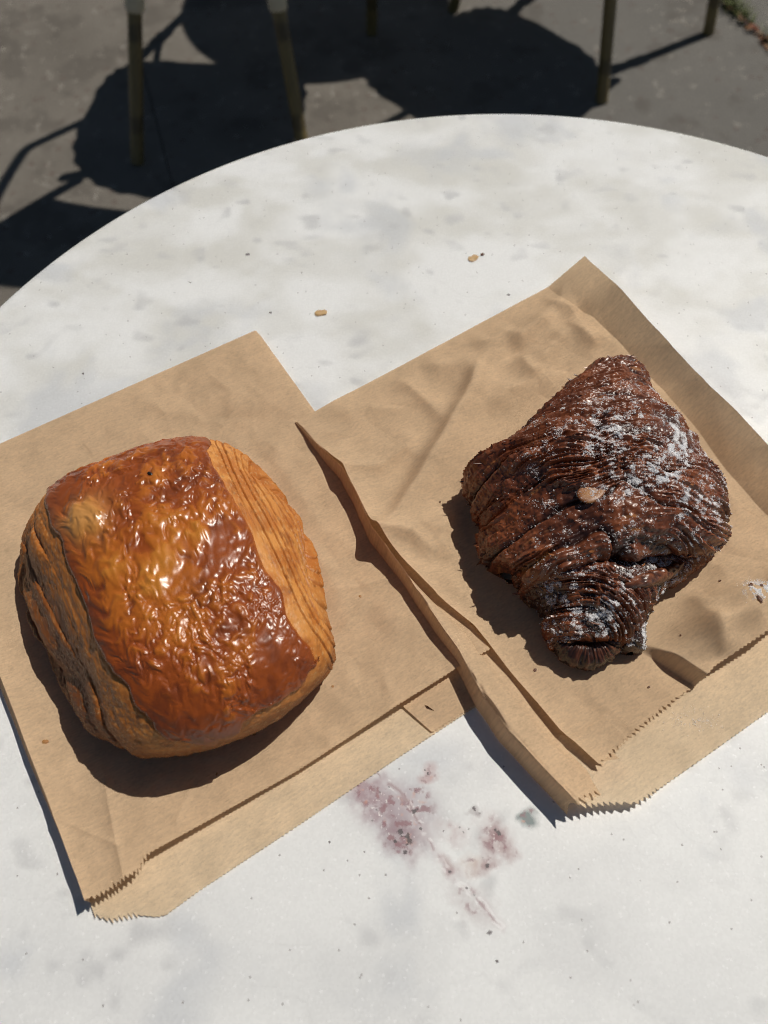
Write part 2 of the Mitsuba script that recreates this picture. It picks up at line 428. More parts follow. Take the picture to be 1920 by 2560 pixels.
def chair(center, yaw, label, legs):
    t = thing('bistro_chair', label, 'chair', 'bistro chairs standing beyond the table')
    cy, sy = math.cos(yaw), math.sin(yaw)      # local x = right, y = forward

    def P(x, y, z):
        x, y, z = np.broadcast_arrays(np.asarray(x, float), np.asarray(y, float), np.asarray(z, float))
        return np.stack([center[0] + x * cy - y * sy, center[1] + x * sy + y * cy, z], -1)

    for k, (foot, top) in enumerate(legs):     # splayed cane legs, bound where the braces meet them
        foot, top = np.array([*foot, 0.0]), np.array([*top, 0.44])
        q = np.linspace(0, 1, 14)[:, None]
        nm = 'rear_leg' if k < 2 else 'front_leg'
        put(nm, tube(foot + (top - foot) * q, 0.0135), 'cane', t, smooth=40)
        q = np.array([0.57, 0.58, 0.68, 0.69])[:, None]
        put('binding', tube(foot + (top - foot) * q, [0.0145, 0.0175, 0.0175, 0.0145]), 'cane_binding', t, smooth=40)
        a0, mid = foot + (top - foot) * 0.62, np.array([center[0], center[1], 0.43])
        q = np.linspace(0, 1, 16)[:, None]
        put('brace', tube(a0 + (mid - a0) * q * 0.6 + np.array([0, 0, 0.06]) * np.sin(q * math.pi * 0.8), 0.0075), 'cane', t, smooth=40)
    for s in (-1, 1):                          # posts of the back, and the arms with their posts
        z = np.linspace(0.44, 0.88, 20)
        put('back_post', tube(P(s * 0.19 + 0 * z, -0.205 - 0.05 * sstep(0.4, 0.9, z), z), 0.0125), 'cane', t, smooth=40)
        q = np.linspace(0, 1, 24)
        yy = np.where(q < 0.6, 0.03 + 0 * q, 0.03 - 0.26 * (q - 0.6) / 0.4)
        zz = np.where(q < 0.6, 0.44 + 0.28 * np.minimum(q / 0.55, 1), 0.72 + 0.015 * np.sin((q - 0.6) / 0.4 * 3.14))
        put('arm', tube(P(s * 0.20 + 0 * q, gaussian_filter1d(yy, 1.2, mode='nearest'), gaussian_filter1d(zz, 1.2, mode='nearest')), 0.0115), 'cane', t, smooth=40)
    # round woven seat with a scalloped woven rim
    a = np.linspace(0, 2 * np.pi, 160, endpoint=False)
    rim = 1 + 0.012 * np.sin(a * 26)
    ex = np.where(np.sin(a) > 0, 0.42, 0.8)
    sx, sy_ = 0.238 * np.sign(np.cos(a)) * np.abs(np.cos(a)) ** ex, 0.238 * np.sign(np.sin(a)) * np.abs(np.sin(a)) ** ex
    rings = []
    for rr, zz in ((0.0, .435), (0.9, .43), (0.985, .437), (1.0, .446), (0.985, .456), (0.9, .462), (0.5, .456), (0.0, .452)):
        rings.append(P(sx * rr * (rim if rr > .95 else 1), sy_ * rr * (rim if rr > .95 else 1) , np.full_like(a, zz)))
    R = np.array(rings)
    i, j = np.meshgrid(np.arange(len(R) - 1), np.arange(160), indexing='ij')
    f = np.stack([i * 160 + j, i * 160 + (j + 1) % 160, (i + 1) * 160 + (j + 1) % 160, (i + 1) * 160 + j], -1).reshape(-1, 4)
    put('seat', (R.reshape(-1, 3), f), 'woven_strands', t, smooth=50)
    # woven back panel held in a bent cane hoop
    u = np.linspace(-1, 1, 40)
    v = np.linspace(0, 1, 26)
    U, V = np.meshgrid(u, v, indexing='ij')
    zb = 0.545 + 0.31 * V - 0.05 * V * U ** 4
    xb = 0.18 * U
    yb = -0.205 - 0.05 * sstep(0.4, 0.9, zb) - 0.02 * (1 - U ** 2)
    A, B = P(xb, yb + 0.005, zb), P(xb, yb - 0.005, zb)
    m = join([grid(A), grid(B), grid(np.stack([A[0], B[0]], 0)), grid(np.stack([A[-1], B[-1]], 0)), grid(np.stack([A[:, 0], B[:, 0]], 0)), grid(np.stack([A[:, -1], B[:, -1]], 0))])
    put('back_panel', m, 'woven_strands', t, smooth=40)
    q = np.linspace(-1, 1, 30)
    put('top_rail', tube(P(0.185 * q, -0.252 - 0.025 * (1 - q ** 2), 0.865 - 0.06 * q ** 6 + 0.01), 0.012), 'cane', t, smooth=40)
    put('lower_rail', tube(P(0.18 * q, -0.222 - 0.02 * (1 - q ** 2), 0.54 + 0 * q), 0.009), 'cane', t, smooth=40)
    return t


chair((-0.19, 1.775), math.atan2(-0.10, 0.99), 'brown cane bistro chair at the left, its dark legs nearest the table edge',
      [((-0.515, 1.44), (-0.428, 1.60)), ((-0.165, 1.45), (-0.22, 1.60)), ((-0.44, 2.13), (-0.36, 1.99)), ((-0.03, 1.93), (-0.02, 1.9))])
chair((0.478, 1.965), math.atan2(0.68, 0.73), 'brown cane bistro chair at the right, with two legs standing in sunlight',
      [((0.485, 1.655), (0.43, 1.735)), ((0.78, 1.93), (0.71, 1.95)), ((0.17, 2.03), (0.24, 1.99)), ((0.50, 2.26), (0.50, 2.18))])

# ------------------------------------------------------------------ the table
def table(C, Rt, label, group=None):
    tb = thing('bistro_table', label, 'table')
    C = np.array(C)
    prof = [(0.0, 0.0), (Rt * 0.5, 0.0), (Rt * 0.9, 0.0), (Rt - 6, 0.0)]
    for k in range(0, 9):
        a = math.pi / 2 - k * math.pi / 16
        prof.append((Rt - 6 + 6 * math.cos(a), -6 + 6 * math.sin(a)))
    prof += [(Rt, -16)]
    for k in range(1, 9):
        a = -k * math.pi / 16
        prof.append((Rt - 4 + 4 * math.cos(a), -16 + 4 * math.sin(a)))
    prof += [(200, -20), (0.0, -20)]
    prof = np.array(prof)
    a = np.linspace(0, 2 * np.pi, 361)[:-1]
    P = np.stack([C[0] + prof[:, None, 0] * np.cos(a), C[1] + prof[:, None, 0] * np.sin(a), np.broadcast_to(prof[:, None, 1], (len(prof), 360))], -1)
    i, j = np.meshgrid(np.arange(len(prof) - 1), np.arange(360), indexing='ij')
    f = np.stack([i * 360 + j, (i + 1) * 360 + j, (i + 1) * 360 + (j + 1) % 360, i * 360 + (j + 1) % 360], -1).reshape(-1, 4)
    put('table_top', (W(P.reshape(-1, 3)), f), 'marble', tb, smooth=40)
    cx, cy = C * 1e-3
    put('column', tube([(cx, cy, 0.02), (cx, cy, 0.06), (cx, cy, 0.66), (cx, cy, 0.7085)], [0.05, 0.028, 0.028, 0.06], 24), 'dark_iron', tb, smooth=40)
    for k in range(4):
        q = np.linspace(0, 1, 12)
        an = math.pi / 4 + k * math.pi / 2
        put('foot', tube(np.stack([cx + (0.03 + 0.24 * q) * math.cos(an), cy + (0.03 + 0.24 * q) * math.sin(an), 0.09 - 0.075 * q ** 0.7], -1), 0.014 - 0.002 * q), 'dark_iron', tb, smooth=40)


table((75.4, 155.1), 318.0, 'round bistro table with a grey white marble top carrying both paper bags')
table((205.0, 2390.0), 330.0, 'second bistro table between the two chairs, seen by its round shadow on the pavement')


# ------------------------------------------------------------------ paper bags
class Bag:
    def __init__(self, O, e1):
        self.O, self.e1 = np.array(O, float), np.array(e1, float) / np.linalg.norm(e1)
        self.e2 = np.array([self.e1[1], -self.e1[0]])

    def xyz(self, u, v, z):
        u, v, z = np.broadcast_arrays(u, v, z)
        xy = self.O + u[..., None] * self.e1 + v[..., None] * self.e2
        return np.concatenate([xy, z[..., None]], -1)

    def uv(self, x, y):
        d = np.stack([x - self.O[0], y - self.O[1]], -1)
        return d @ self.e1, d @ self.e2


def zigzag(u, pitch, amp, seed):
    ph = u / pitch + 0.8 * n2(u, 0 * u, 6.0, seed)
    tri = np.abs((ph % 1.0) - 0.5) * 2
    k = np.floor(ph)
    am = 0.55 + 0.9 * ((np.sin(k * 12.9898 + seed) * 43758.5453) % 1.0)
    return amp * am * (tri - 0.5)


def crumple(u, v, s, seed):
    """faceted creases of handled paper: ridged noise"""
    r = 1 - np.abs(2 * n2(u, v, s, seed) - 1)
    r2 = 1 - np.abs(2 * n2(u + 0.3 * v, v - 0.4 * u, s * 0.5, seed + 5) - 1)
    return r ** 2 + 0.4 * r2 ** 2


def facets(U, v, step, seed, soft=1.2):
    """flat facets meeting in crisp creases: heights -1..1 at scattered points, joined by planes"""
    r = np.random.default_rng(seed)
    gx, gy = np.meshgrid(np.arange(-60, 280, step), np.arange(-60, 300, step))
    pts = np.stack([gx.ravel(), gy.ravel()], -1) + r.uniform(-0.48, 0.48, (gx.size, 2)) * step
    h = r.uniform(-1, 1, len(pts))
    return gaussian_filter1d(gaussian_filter1d(LinearNDInterpolator(pts, h)(U, v), soft, axis=0), soft, axis=1)


bagL = Bag((-210.4, 192.7), (0.8477, 0.5304))
WL = 169.5
PAIN_C, PAIN_A = np.array([-84.7, 126.6]), np.radians(30)
tag = thing('paper_bag', 'flat brown kraft paper bag under the golden pastry', 'paper bag', 'kraft paper bags on the table')
# upper sheet
nu, nv = 520, 230
u = np.linspace(0, 1, nu)[:, None] * WL
frontL = lerp(u, [(0, 206.8), (6, 207.3), (18, 207.0), (21, 205.4), (23.5, 203.7), (51, 204.9), (82, 206.3), (127, 205.7), (158, 205.4), (170, 206)]) + zigzag(u, 1.55, np.where(u < 24, 2.1, 0.5), 3)
frontL = np.where(u < 2.5, np.minimum(frontL, 206.5), frontL)
tt = np.linspace(0, 1, nv)[None, :]
v = frontL * tt ** 0.92
U = np.broadcast_to(u, v.shape)
fp_x, fp_y = (bagL.xyz(U, v, 0 * U)[..., k] for k in (0, 1))
dpain = np.hypot((fp_x + 85) / 56, (fp_y - 127) / 60)
free = sstep(0.75, 1.35, dpain)


def zL(U, v):
    z = 1.9 + 3.0 * np.exp(-(U / 26) ** 1.3) * sstep(-10, 60, v) + 2.3 * np.exp(-U / 3.0) * sstep(0, 60, v)
    z = z + 2.5 * np.exp(-np.clip(206 - v, 0, 300) / 16) * (0.65 + 0.7 * n2(U, 0 * U, 30, 8))
    d = segdist(U, v, [(20.3, 168), (17, 184), (13.5, 208)])
    z = z + 1.3 * np.exp(-d / 3.5) + 0.0
    w = 0.7 * crumple(U, v, 30, 11) + 1.0 * facets(U, v, 25, 13, 0.7) + 0.55 * facets(U, v, 11, 14, 0.6) + 0.16 * facets(U, v, 4.5, 15, 0.5) + 0.9 * (f2(U * 1.0, v * 0.45, 13, 3, 21) - 0.5) * 2 * sstep(60, 130, U) + 0.6 * (f2(U, v, 22, 3, 2) - 0.5) * 2
    w = w + 1.5 * np.exp(-(segdist(U, v, [(128, 60), (118, 95), (131, 130), (128, 165)]) / 5) ** 2) + 1.3 * np.exp(-(segdist(U, v, [(142, 75), (139, 110), (150, 150)]) / 6) ** 2)
    w = w + 0.9 * np.exp(-(segdist(U, v, [(150, 20), (120, 35), (100, 15)]) / 5) ** 2)
    for pl in ([(30, 186), (44, 178), (60, 186)], [(36, 199), (50, 186)], [(0, 175), (16, 196)], [(96, 40), (120, 52), (140, 40)], [(130, 150), (160, 160)], [(110, 172), (165, 150)]):
        w = w + 0.8 * np.exp(-segdist(U, v, pl) / 1.6)
    edge = sstep(0, 6, v)
    return 0.9 + (z + w * 0.8 - 0.9) * edge


z = zL(U, v)
z = np.where(dpain < 1.4, 2.2 + (z - 2.2) * free, z)
Ptop = bagL.xyz(U, v, z)
put('front_sheet', grid(W(Ptop)), 'kraft_paper', tag)
# lower sheet, longer than the upper one
nu, nv = 520, 110
u = np.linspace(-0.8, WL + 0.5, nu)[:, None]
fl = lerp(u, [(-1, 210.5), (3, 215), (11, 218), (17, 222.5), (20, 223.6), (33, 222.8), (74, 222.4), (117, 221.4), (151, 221.1), (171, 220.4)]) + zigzag(u, 1.5, np.where(u < 12, 2.3, 0.45), 9)
v = fl * np.linspace(0, 1, nv)[None, :] ** 0.6
U = np.broadcast_to(u, v.shape)
zb = 0.35 + 0.45 * f2(U, v * 0.4, 12, 3, 4) * sstep(170, 222, v) + 1.1 * np.exp(-(U + 1) / 10) * sstep(195, 215, v) + 0.3 * n2(U, 0 * U, 5, 6) * sstep(210, 222, v)
put('back_sheet', grid(W(bagL.xyz(U, v, zb))), 'kraft_paper_pale', tag)
# side gusset: the wall between the two sheets
vv = np.linspace(0, 1, 150)
e = Ptop[0]
ei = np.stack([np.interp(vv * (e.shape[0] - 1), np.arange(e.shape[0]), e[:, k]) for k in range(3)], -1)
uu_, vv_ = bagL.uv(ei[:, 0], ei[:, 1])
rows = []
for q, off in ((0, 0.0), (0.35, -0.2), (0.7, -1.0), (1.0, None)):
    foot = lerp(vv_, [(0, -0.3), (115, -3.0), (150, -2.8), (184, -1.9), (208, -0.4)])
    if off is None:
        rows.append(bagL.xyz(foot, vv_, 0.45 + 0 * vv_))
    else:
        rows.append(bagL.xyz(foot * q ** 1.4, vv_, ei[:, 2] * (1 - q) + 0.45 * q))
put('side_gusset', grid(W(np.array(rows))), 'kraft_paper', tag)
tv = np.array([[40, -12, 1.3], [55, -13, 1.7], [95, -3, 1.5], [97, -1, 1.35], [60, -9, 2.6]], float)
put('torn_nick', (W(bagL.xyz(136.0 + (tv[:, 0] - 60) * 0.035, 212.5 + tv[:, 1] * 0.12 + (tv[:, 0] - 60) * 0.05, tv[:, 2])), np.array([[0, 1, 4], [1, 2, 4], [2, 3, 4], [3, 0, 4]])), 'dark_crumb', tag, smooth=False)
# printed seam flap on the lower right of the protruding lip
u = np.linspace(127, 163, 60)[:, None]
v = np.linspace(203, 220.5, 20)[None, :] + 0 * u
U = np.broadcast_to(u, v.shape)
v = v + zigzag(U, 1.7, 0.7, 9) * (v > 219.9)
put('seam_flap', grid(W(bagL.xyz(U + (v - 203) * 0.28 * sstep(150, 127, U), v, 1.25 + 0.5 * np.exp(-(U - 127) / 2) + 0.5 * np.exp(-((U - 154) / 1.2) ** 2)))), 'kraft_paper', tag)

bagR = Bag((-42.2, 222.7), (0.8232, 0.5678))
tag = thing('paper_bag', 'crumpled brown kraft paper bag under the dark sugared croissant', 'paper bag', 'kraft paper bags on the table')
ul = [(0, 0), (15, 0), (40, 1.1), (53, -0.8), (73, -5.0), (94, -5.4), (112, -6.6), (138, -8.2), (157, -11.6), (173, -12.2), (190, -10.6), (206, -8.6)]   # v, u of the raised left fold
zl = [(0, 2.5), (15, 6), (40, 11), (75, 11.5), (100, 10.5), (140, 11), (175, 12.5), (206, 12.5)]
ur = [(0, 0.4), (15, 0.4), (40, 1.5), (53, -0.4), (73, -4.6), (94, -1.8), (112, 0.8), (131, 5.2), (153, 5.5), (183, 6.0), (202, 9.6)]                          # left edge of the front sheet
zr = [(0, 2.6), (15, 6.1), (40, 11.1), (75, 12.2), (95, 10.0), (125, 7.2), (150, 7.0), (185, 7.0), (203, 6.0)]
uo = [(0, 181.5), (55, 173), (86, 169), (143, 163), (200, 160), (224, 160)]
uin = [(0, 158), (13, 157.5), (30, 163), (50, 162), (109, 154.5), (136, 148.5), (162, 146), (224, 146)]
CREASES = [  # polyline in the bag's own u, v; height; run-out on either side (mm); roundness
    ([(118, 8), (104, 18), (88, 27), (73, 38), (50, 51), (28, 62), (9, 71), (0, 74), (-18, 80)], 7.0, 4.5, 12, 1.4), ([(128, 52), (110, 47), (93, 45), (75, 49)], 3.2, 6, 9, 0.5), ([(111, 48), (112, 38), (113, 26)], 4.0, 6, 6, 0.9), ([(112, 27), (122, 20), (134, 18), (150, 17)], 4.2, 6, 6, 0.9),
    ([(112, 40), (130, 35), (148, 28)], 3.0, 5.5, 5.5, 0.3), ([(147, 26), (150, 36), (151, 48)], 3.0, 5, 5, 0.4), ([(57, 46), (57, 30), (55, 17), (53, 4)], 3.2, 7, 5, 1.0), ([(-20, 38), (2, 40), (18, 45), (34, 44), (52, 33)], 2.8, 4, 9, 0.5),
    ([(-16, 70), (-3, 76), (9, 83), (13, 101)], 3.2, 5, 4, 0.3), ([(13, 101), (19, 90), (32, 78)], 2.4, 5, 5, 0.3), ([(-20, 74), (-2, 77), (16, 80), (26, 92)], 2.2, 4, 6, 0.3), ([(-4, 92), (8, 106), (14, 130)], 1.2, 4, 4, 0.3),
    ([(66, 6), (80, 16), (98, 21)], 2.6, 8, 5, 1.2), ([(8, 4), (24, 10), (40, 20), (60, 26)], 2.2, 8, 7, 1.6), ([(150, 4), (152, 14), (160, 26)], 2.4, 6, 3.5, 0.5), ([(96, 8), (108, 14), (126, 11)], 2.0, 5, 5, 0.5),
    ([(60, 178), (74, 184), (100, 192), (140, 186)], 3.6, 6, 5, 0.6), ([(92, 168), (82, 182), (76, 199)], 3.0, 5.5, 5.5, 0.3), ([(76, 199), (80, 191), (86, 180)], 2.4, 5, 5, 0.4), ([(84, 179), (112, 188), (150, 196)], 2.6, 5.5, 5.5, 0.4), ([(82, 165), (90, 178), (112, 186)], 1.8, 5, 5, 0.3),
    ([(100, 148), (108, 168), (140, 172)], 2.2, 7, 6, 0.6), ([(122, 118), (126, 150), (118, 175)], 2.0, 7, 7, 0.8), ([(136, 108), (141, 140), (132, 162)], 2.4, 6, 5, 0.4), ([(142, 58), (151, 85), (143, 112)], 2.2, 6, 5, 0.5)]
nu, nv = 640, 330
s_ = np.linspace(0, 1, nu)[:, None]
t_ = np.linspace(0, 1, nv)[None, :]
fr = lerp(s_ * 165, [(0, 201), (10, 200.2), (20, 199.6), (28, 199.3), (41, 199.2), (54, 199.3), (57, 200), (68, 198.6), (98, 200.6), (165, 200)]) + zigzag(s_ * 160, 2.3, np.where(s_ * 165 < 48, 1.7, 0.7), 5)
v = fr * t_ ** 0.95
a, b = lerp(v, ur), lerp(v, uo)
U = a + (b - a) * s_


def zR(U, v):
    lw = lerp(v, zr)
    a = lerp(v, ur)
    slope = 7 + 11 * sstep(90, 20, v) + 0 * v
    z = 2.2 + (lw - 2.2) * np.exp(-np.clip(U - a, 0, 200) / slope)
    # right gusset stands up beyond the inner fold
    i_, o_ = lerp(v, uin), lerp(v, uo)
    q = np.clip((U - i_) / (o_ - i_), 0, 1.2)
    z = z + 13.5 * q ** 1.0 * (0.7 + 0.3 * sstep(0, 30, v))
    k = 0
    Uw, vw = U + 2.0 * (n2(U, v, 16, 40) - 0.5), v + 2.0 * (n2(U, v, 16, 70) - 0.5)
    for pl, h, wl, wr_, soft in CREASES:
        z = z + ridge(Uw, vw, pl, 1.25 * h, wl, wr_, soft)
    z = z + (1.7 * facets(U, v, 31, 31, 0.8) + 1.0 * facets(U, v, 16, 33, 0.6) + 0.2 * facets(U, v, 7, 34, 0.5) + 1.2 * (n2(U, v, 34, 31) - 0.5) + 0.2 * (f2(U, v, 11, 2, 51) - 0.5)) * sstep(0, 14, v)
    # puffed right part of the mouth, with a step where the crease runs to the edge
    c = lerp(v, [(170, 51), (178, 55), (186, 58.3), (197, 62), (204, 64)])
    z = z + 8.5 * sstep(-0.6, 3.5, U - c) * sstep(166, 188, v) * (0.75 + 0.25 * sstep(60, 5, U - c)) - 1.2 * sstep(-25, 0, -(U - c)) * 0
    # flat, crisp area left of that crease
    return z


def zback(U, v):
    return 0.4 + 8.2 * np.exp(-np.clip(U + 9, 0, 99) / 12) * sstep(150, 200, v) + 0.9 * (f2(U, v, 16, 3, 4) * sstep(185, 222, v)) + 0.5 * n2(U, 0 * U, 7, 6) * sstep(205, 222, v) + 2.2 * np.exp(-((U - 8) / 16) ** 2) * sstep(200, 218, v)


def press(U, v, z):
    xy = bagR.xyz(U, v, z)
    d = np.hypot((xy[..., 0] - 96 - 0.23 * (xy[..., 1] - 175)) / 52, (xy[..., 1] - 172) / 78)
    return np.where(d < 1.15, 3.0 + (z - 3.0) * sstep(0.72, 1.15, d), z)


mouth = sstep(140, 185, v) * sstep(60, 50, U) * sstep(12, 22, U - lerp(v, ur))
z = press(U, v, zR(U, v))
z = z * (1 - mouth) + (2.4 + 1.2 * sstep(185, 200, v)) * mouth
z = np.maximum(z, zback(U, v) * sstep(30, 60, v) + 0.7)
PtopR = bagR.xyz(U, v, z)
put('front_sheet', grid(W(PtopR)), 'kraft_paper', tag)
nu, nv = 560, 130
u = np.linspace(-8.6, 160, nu)[:, None]
fl = lerp(u, [(-9, 203.5), (-6, 208), (2.6, 212.5), (12, 218.6), (19, 219.4), (46, 221.2), (78, 223), (165, 224)]) + zigzag(u, 2.1, np.where(u < 22, 1.8, 0.5), 14)
v = fl * np.linspace(0, 1, nv)[None, :] ** 0.7
U = np.broadcast_to(u, v.shape)
zb = zback(U, v)
put('back_sheet', grid(W(bagR.xyz(U, v, zb))), 'kraft_paper_pale', tag)
# left gusset: wall, rolled fold and the valley running under the front sheet
vv = np.linspace(0, 207.5, 420)
L, ZL, Rr, ZR = lerp(vv, ul), lerp(vv, zl), lerp(vv, ur), lerp(vv, zr)
L = L + 0.5 * (n2(vv, 0 * vv, 9, 3) - 0.5)
open_ = np.clip(Rr - L - 1.0, 0.0, 99)
open_ = np.maximum(open_, 0.3)
rows = []
prof = [(-2.0, None, .05), (-1.2, .0, .40), (-0.3, .0, .85), (0.15, .01, 1.0), (.0, .12, .98), (.0, .30, .80), (.0, .50, .60), (.0, .66, .42), (.0, .76, .26), (.0, .90, .16), (0, 1.1, .12), (0, 1.6, .1)]
NP = 56
pu = np.linspace(0, len(prof) - 1, NP)
off = np.interp(pu, range(len(prof)), [p[0] for p in prof])
frac = np.interp(pu, range(len(prof)), [p[1] or 0 for p in prof])
zz = np.interp(pu, range(len(prof)), [p[2] for p in prof])
off, frac, zz = (gaussian_filter1d(a_, 0.9, mode='nearest') for a_ in (off, frac, zz))
zz[0], zz[1] = 0.05, 0.12
jag = zigzag(vv * 0 + 0, 1, 0, 1)
wob = 1 + 0.16 * facets(np.broadcast_to(vv[:, None], (420, NP)), np.broadcast_to(pu[None, :] * 3.0, (420, NP)), 15, 78, 0.8) * (frac[None, :] > 0.05)
Ug = L[:, None] + off[None, :] * sstep(0, 25, vv)[:, None] + frac[None, :] * open_[:, None]
zs = np.maximum(ZL[:, None] * zz[None, :] * wob + 0.4 * (frac[None, :] > 0), 0.45)
Vg = vv[:, None] * np.ones_like(Ug)
# torn teeth at the mouth
last = sstep(196, 207.5, vv)[:, None]
Vg = Vg + last * (zigzag((Ug + 40) * 1.0, 2.6, 3.4, 8) + 3.0 * frac[None, :] - 1.5)
put('side_gusset', grid(W(bagR.xyz(Ug, Vg, zs))), 'kraft_paper', tag)


# ------------------------------------------------------------------ pastry surfaces
def loaf(s, phi, left, right, top, n=2.6, m=2.4, z0=0.28, zbase=2.6, shift=None):
    """stations s along the axis, section angle phi; returns local (s, c, z) and the section coordinate -1..1"""
    S, F = np.meshgrid(s, phi, indexing='ij')
    l, r, h = pch(s, left)[:, None], pch(s, right)[:, None], pch(s, top)[:, None]
    c0, w = (l + r) / 2, np.maximum((r - l) / 2, 0.3)
    cf, sf = np.cos(F), np.sin(F)
    c = c0 - w * np.sign(cf) * np.abs(cf) ** (2 / n)
    zb = z0 * h
    z = np.where(sf >= 0, zb + (h - zb) * np.abs(sf) ** (2 / m), zb + zb * np.maximum(sf / abs(math.sin(phi[0])), -1))
    return np.stack([S, c, z + zbase], -1), (c - c0) / w, S, F


def ends(a, b, n, k=1.0):
    """sample positions from a to b, denser at both ends"""
    t = np.linspace(0, 1, n)
    return a + (b - a) * ((1 - k) * t + k * (0.5 - 0.5 * np.cos(np.pi * t)))


def closed_grid(P):
    """a loaf grid with its underside and ends closed"""
    v, f = grid(P)
    nu, nv = P.shape[:2]
    i = np.arange(nu - 1)
    under = np.stack([i * nv, (i + 1) * nv, (i + 1) * nv + nv - 1, i * nv + nv - 1], -1)[:, ::-1]
    return v, np.vstack([f, under])


def billow(x, y, s, seed):
    return np.abs(2 * n2(x, y, s, seed) - 1)


# -- golden pastry with chocolate inside: local a (to the right along the roll), b (away)
gp = thing('chocolate_pastry', 'golden brown square pastry with a glossy blistered glazed top', 'pastry')
ca, sa = math.cos(PAIN_A), math.sin(PAIN_A)


def pain_world(P):
    P = P * [0.965, 1.0, 1.0] + [0.3, 0, 0]
    x = PAIN_C[0] + P[..., 0] * ca - P[..., 1] * sa
    y = PAIN_C[1] + P[..., 0] * sa + P[..., 1] * ca
    return W(np.stack([x, y, P[..., 2]], -1))


FRONT = [(-55, 14), (-54, 2), (-52, -16), (-48, -31), (-40, -46), (-28, -58), (7, -67.5), (34, -62.5), (45, -55), (51, -36), (57, -14), (61, 8)]
BACK = [(-55, 16), (-54, 34), (-49.5, 49), (-43, 57), (-25, 63.5), (9, 63), (44, 56), (53, 46), (58, 28), (61, 12)]
HEIGHT = [(-55, 4), (-53, 8), (-50, 13), (-45, 21), (-40, 28.5), (-35, 35.5), (-30, 41), (-25, 44), (-15, 46.5), (-5, 47), (20, 45.5), (36, 41.5), (46, 34), (54, 23), (59, 13), (61, 6)]


def pain_base(s, phi):
    return loaf(s, phi, FRONT, BACK, HEIGHT, n=3.0, m=2.5, z0=0.42, zbase=2.2)


ph0 = -0.72
s = ends(-55, 61, 640, 0.6)
phi = np.linspace(ph0, math.pi - ph0, 420)
P, cu, S, F = pain_base(s, phi)
# soft swells of the rolled dough
lump = 2.2 * (nfbm(P / 30.0 + 5, 2, 3) - 0.5)
# the spiral's lobes swell out of both ends
endR, endL = sstep(36, 58, S), sstep(-30, -50, S)
lobes = sstep(44, 60, S) * (4.6 * np.abs(np.sin(F * 2.7 + 0.9)) - 1.8) + endL * (2.4 * np.abs(np.sin(F * 2.6 + 0.2)) - 1.0)
# laminations: leaves of dough stepping down towards each end
ang = F + 0.5 * (nnoise(np.stack([S / 20, F * 1.5, 0 * S], -1), 9) - 0.5)
warpR = 4.0 * np.sin(ang * 1.3 + 0.5) + 1.6 * (nnoise(np.stack([F * 2.2, S / 30, 0 * S + 3], -1), 4) - 0.5)
tR = (S + warpR) / 2.7 + 0.7 * nnoise(np.stack([(S + warpR) / 4.0, 0 * S, 0 * S], -1), 17)
lam = tR - np.floor(tR)
kk = np.floor(tR)
amp = 0.75 + 0.5 * ((np.sin(kk * 7.13) * 9173.1) % 1.0)
onR = sstep(40, 43, S + 0.35 * warpR)
stepR = (0.42 * amp * (1.0 - lam) ** 0.8 - 0.6 * np.exp(-((lam - 0.94) / 0.06) ** 2)) * onR
warpL = 4.0 * np.sin(ang * 1.3 + 1.0) + 5.0 * (nnoise(np.stack([F * 1.8, S / 30, 0 * S + 8], -1), 6) - 0.5)
tL = (-S + warpL) / 8.0 + 0.8 * nnoise(np.stack([(-S + warpL) / 7.0, 0 * S, 0 * S], -1), 19)
lamL = tL - np.floor(tL)
mL = 0.25 + 1.0 * sstep(0.3, 0.65, nnoise(np.stack([F * 2.4, np.floor(tL) * 7.7, 0 * S + 2], -1), 23))
stepL = 1.7 * mL * np.sin(np.pi * np.clip(lamL, 0, 1) ** 0.55) ** 0.8 * sstep(-30, -37, S)
stepL = stepL + 0.14 * (1 - np.abs(2 * nnoise(np.stack([F * 2.0, tL * 5.0, 0 * S], -1), 29) - 1)) * sstep(-31, -40, S)
stepL = stepL + 1.3 * (nfbm(np.stack([F * 2.0, S / 9.0, 0 * S + 4], -1), 3, 27) - 0.5) * sstep(-31, -42, S)
fine = 0.28 * (nnoise(P / 1.4, 5) - 0.5) + 0.18 * (nnoise(P / 0.6, 15) - 0.5) + 0.9 * (nfbm(P / 5.0, 3, 8) - 0.5)
N = normals(P)
if (N[len(s) // 2, len(phi) // 2, 2]) < 0:
    N = -N
fine = fine + (0.3 * (nnoise(P / 1.6, 71) - 0.5) + 0.3 * (nnoise(P / 0.8, 72) - 0.5) + 0.8 * (nfbm(P / 4.0, 3, 73) - 0.5)) * np.maximum(sstep(-28, -36, S), sstep(24, 14, P[..., 2]))
D = lump + lobes + stepR + stepL + fine
ende = sstep(-55, -53, S) * sstep(61, 59, S)
P2 = P + N * (D * ende)[..., None]
P2[..., 2] = np.maximum(P2[..., 2], 2.0 + 0.3 * n2(P2[..., 0], P2[..., 1], 3, 1))
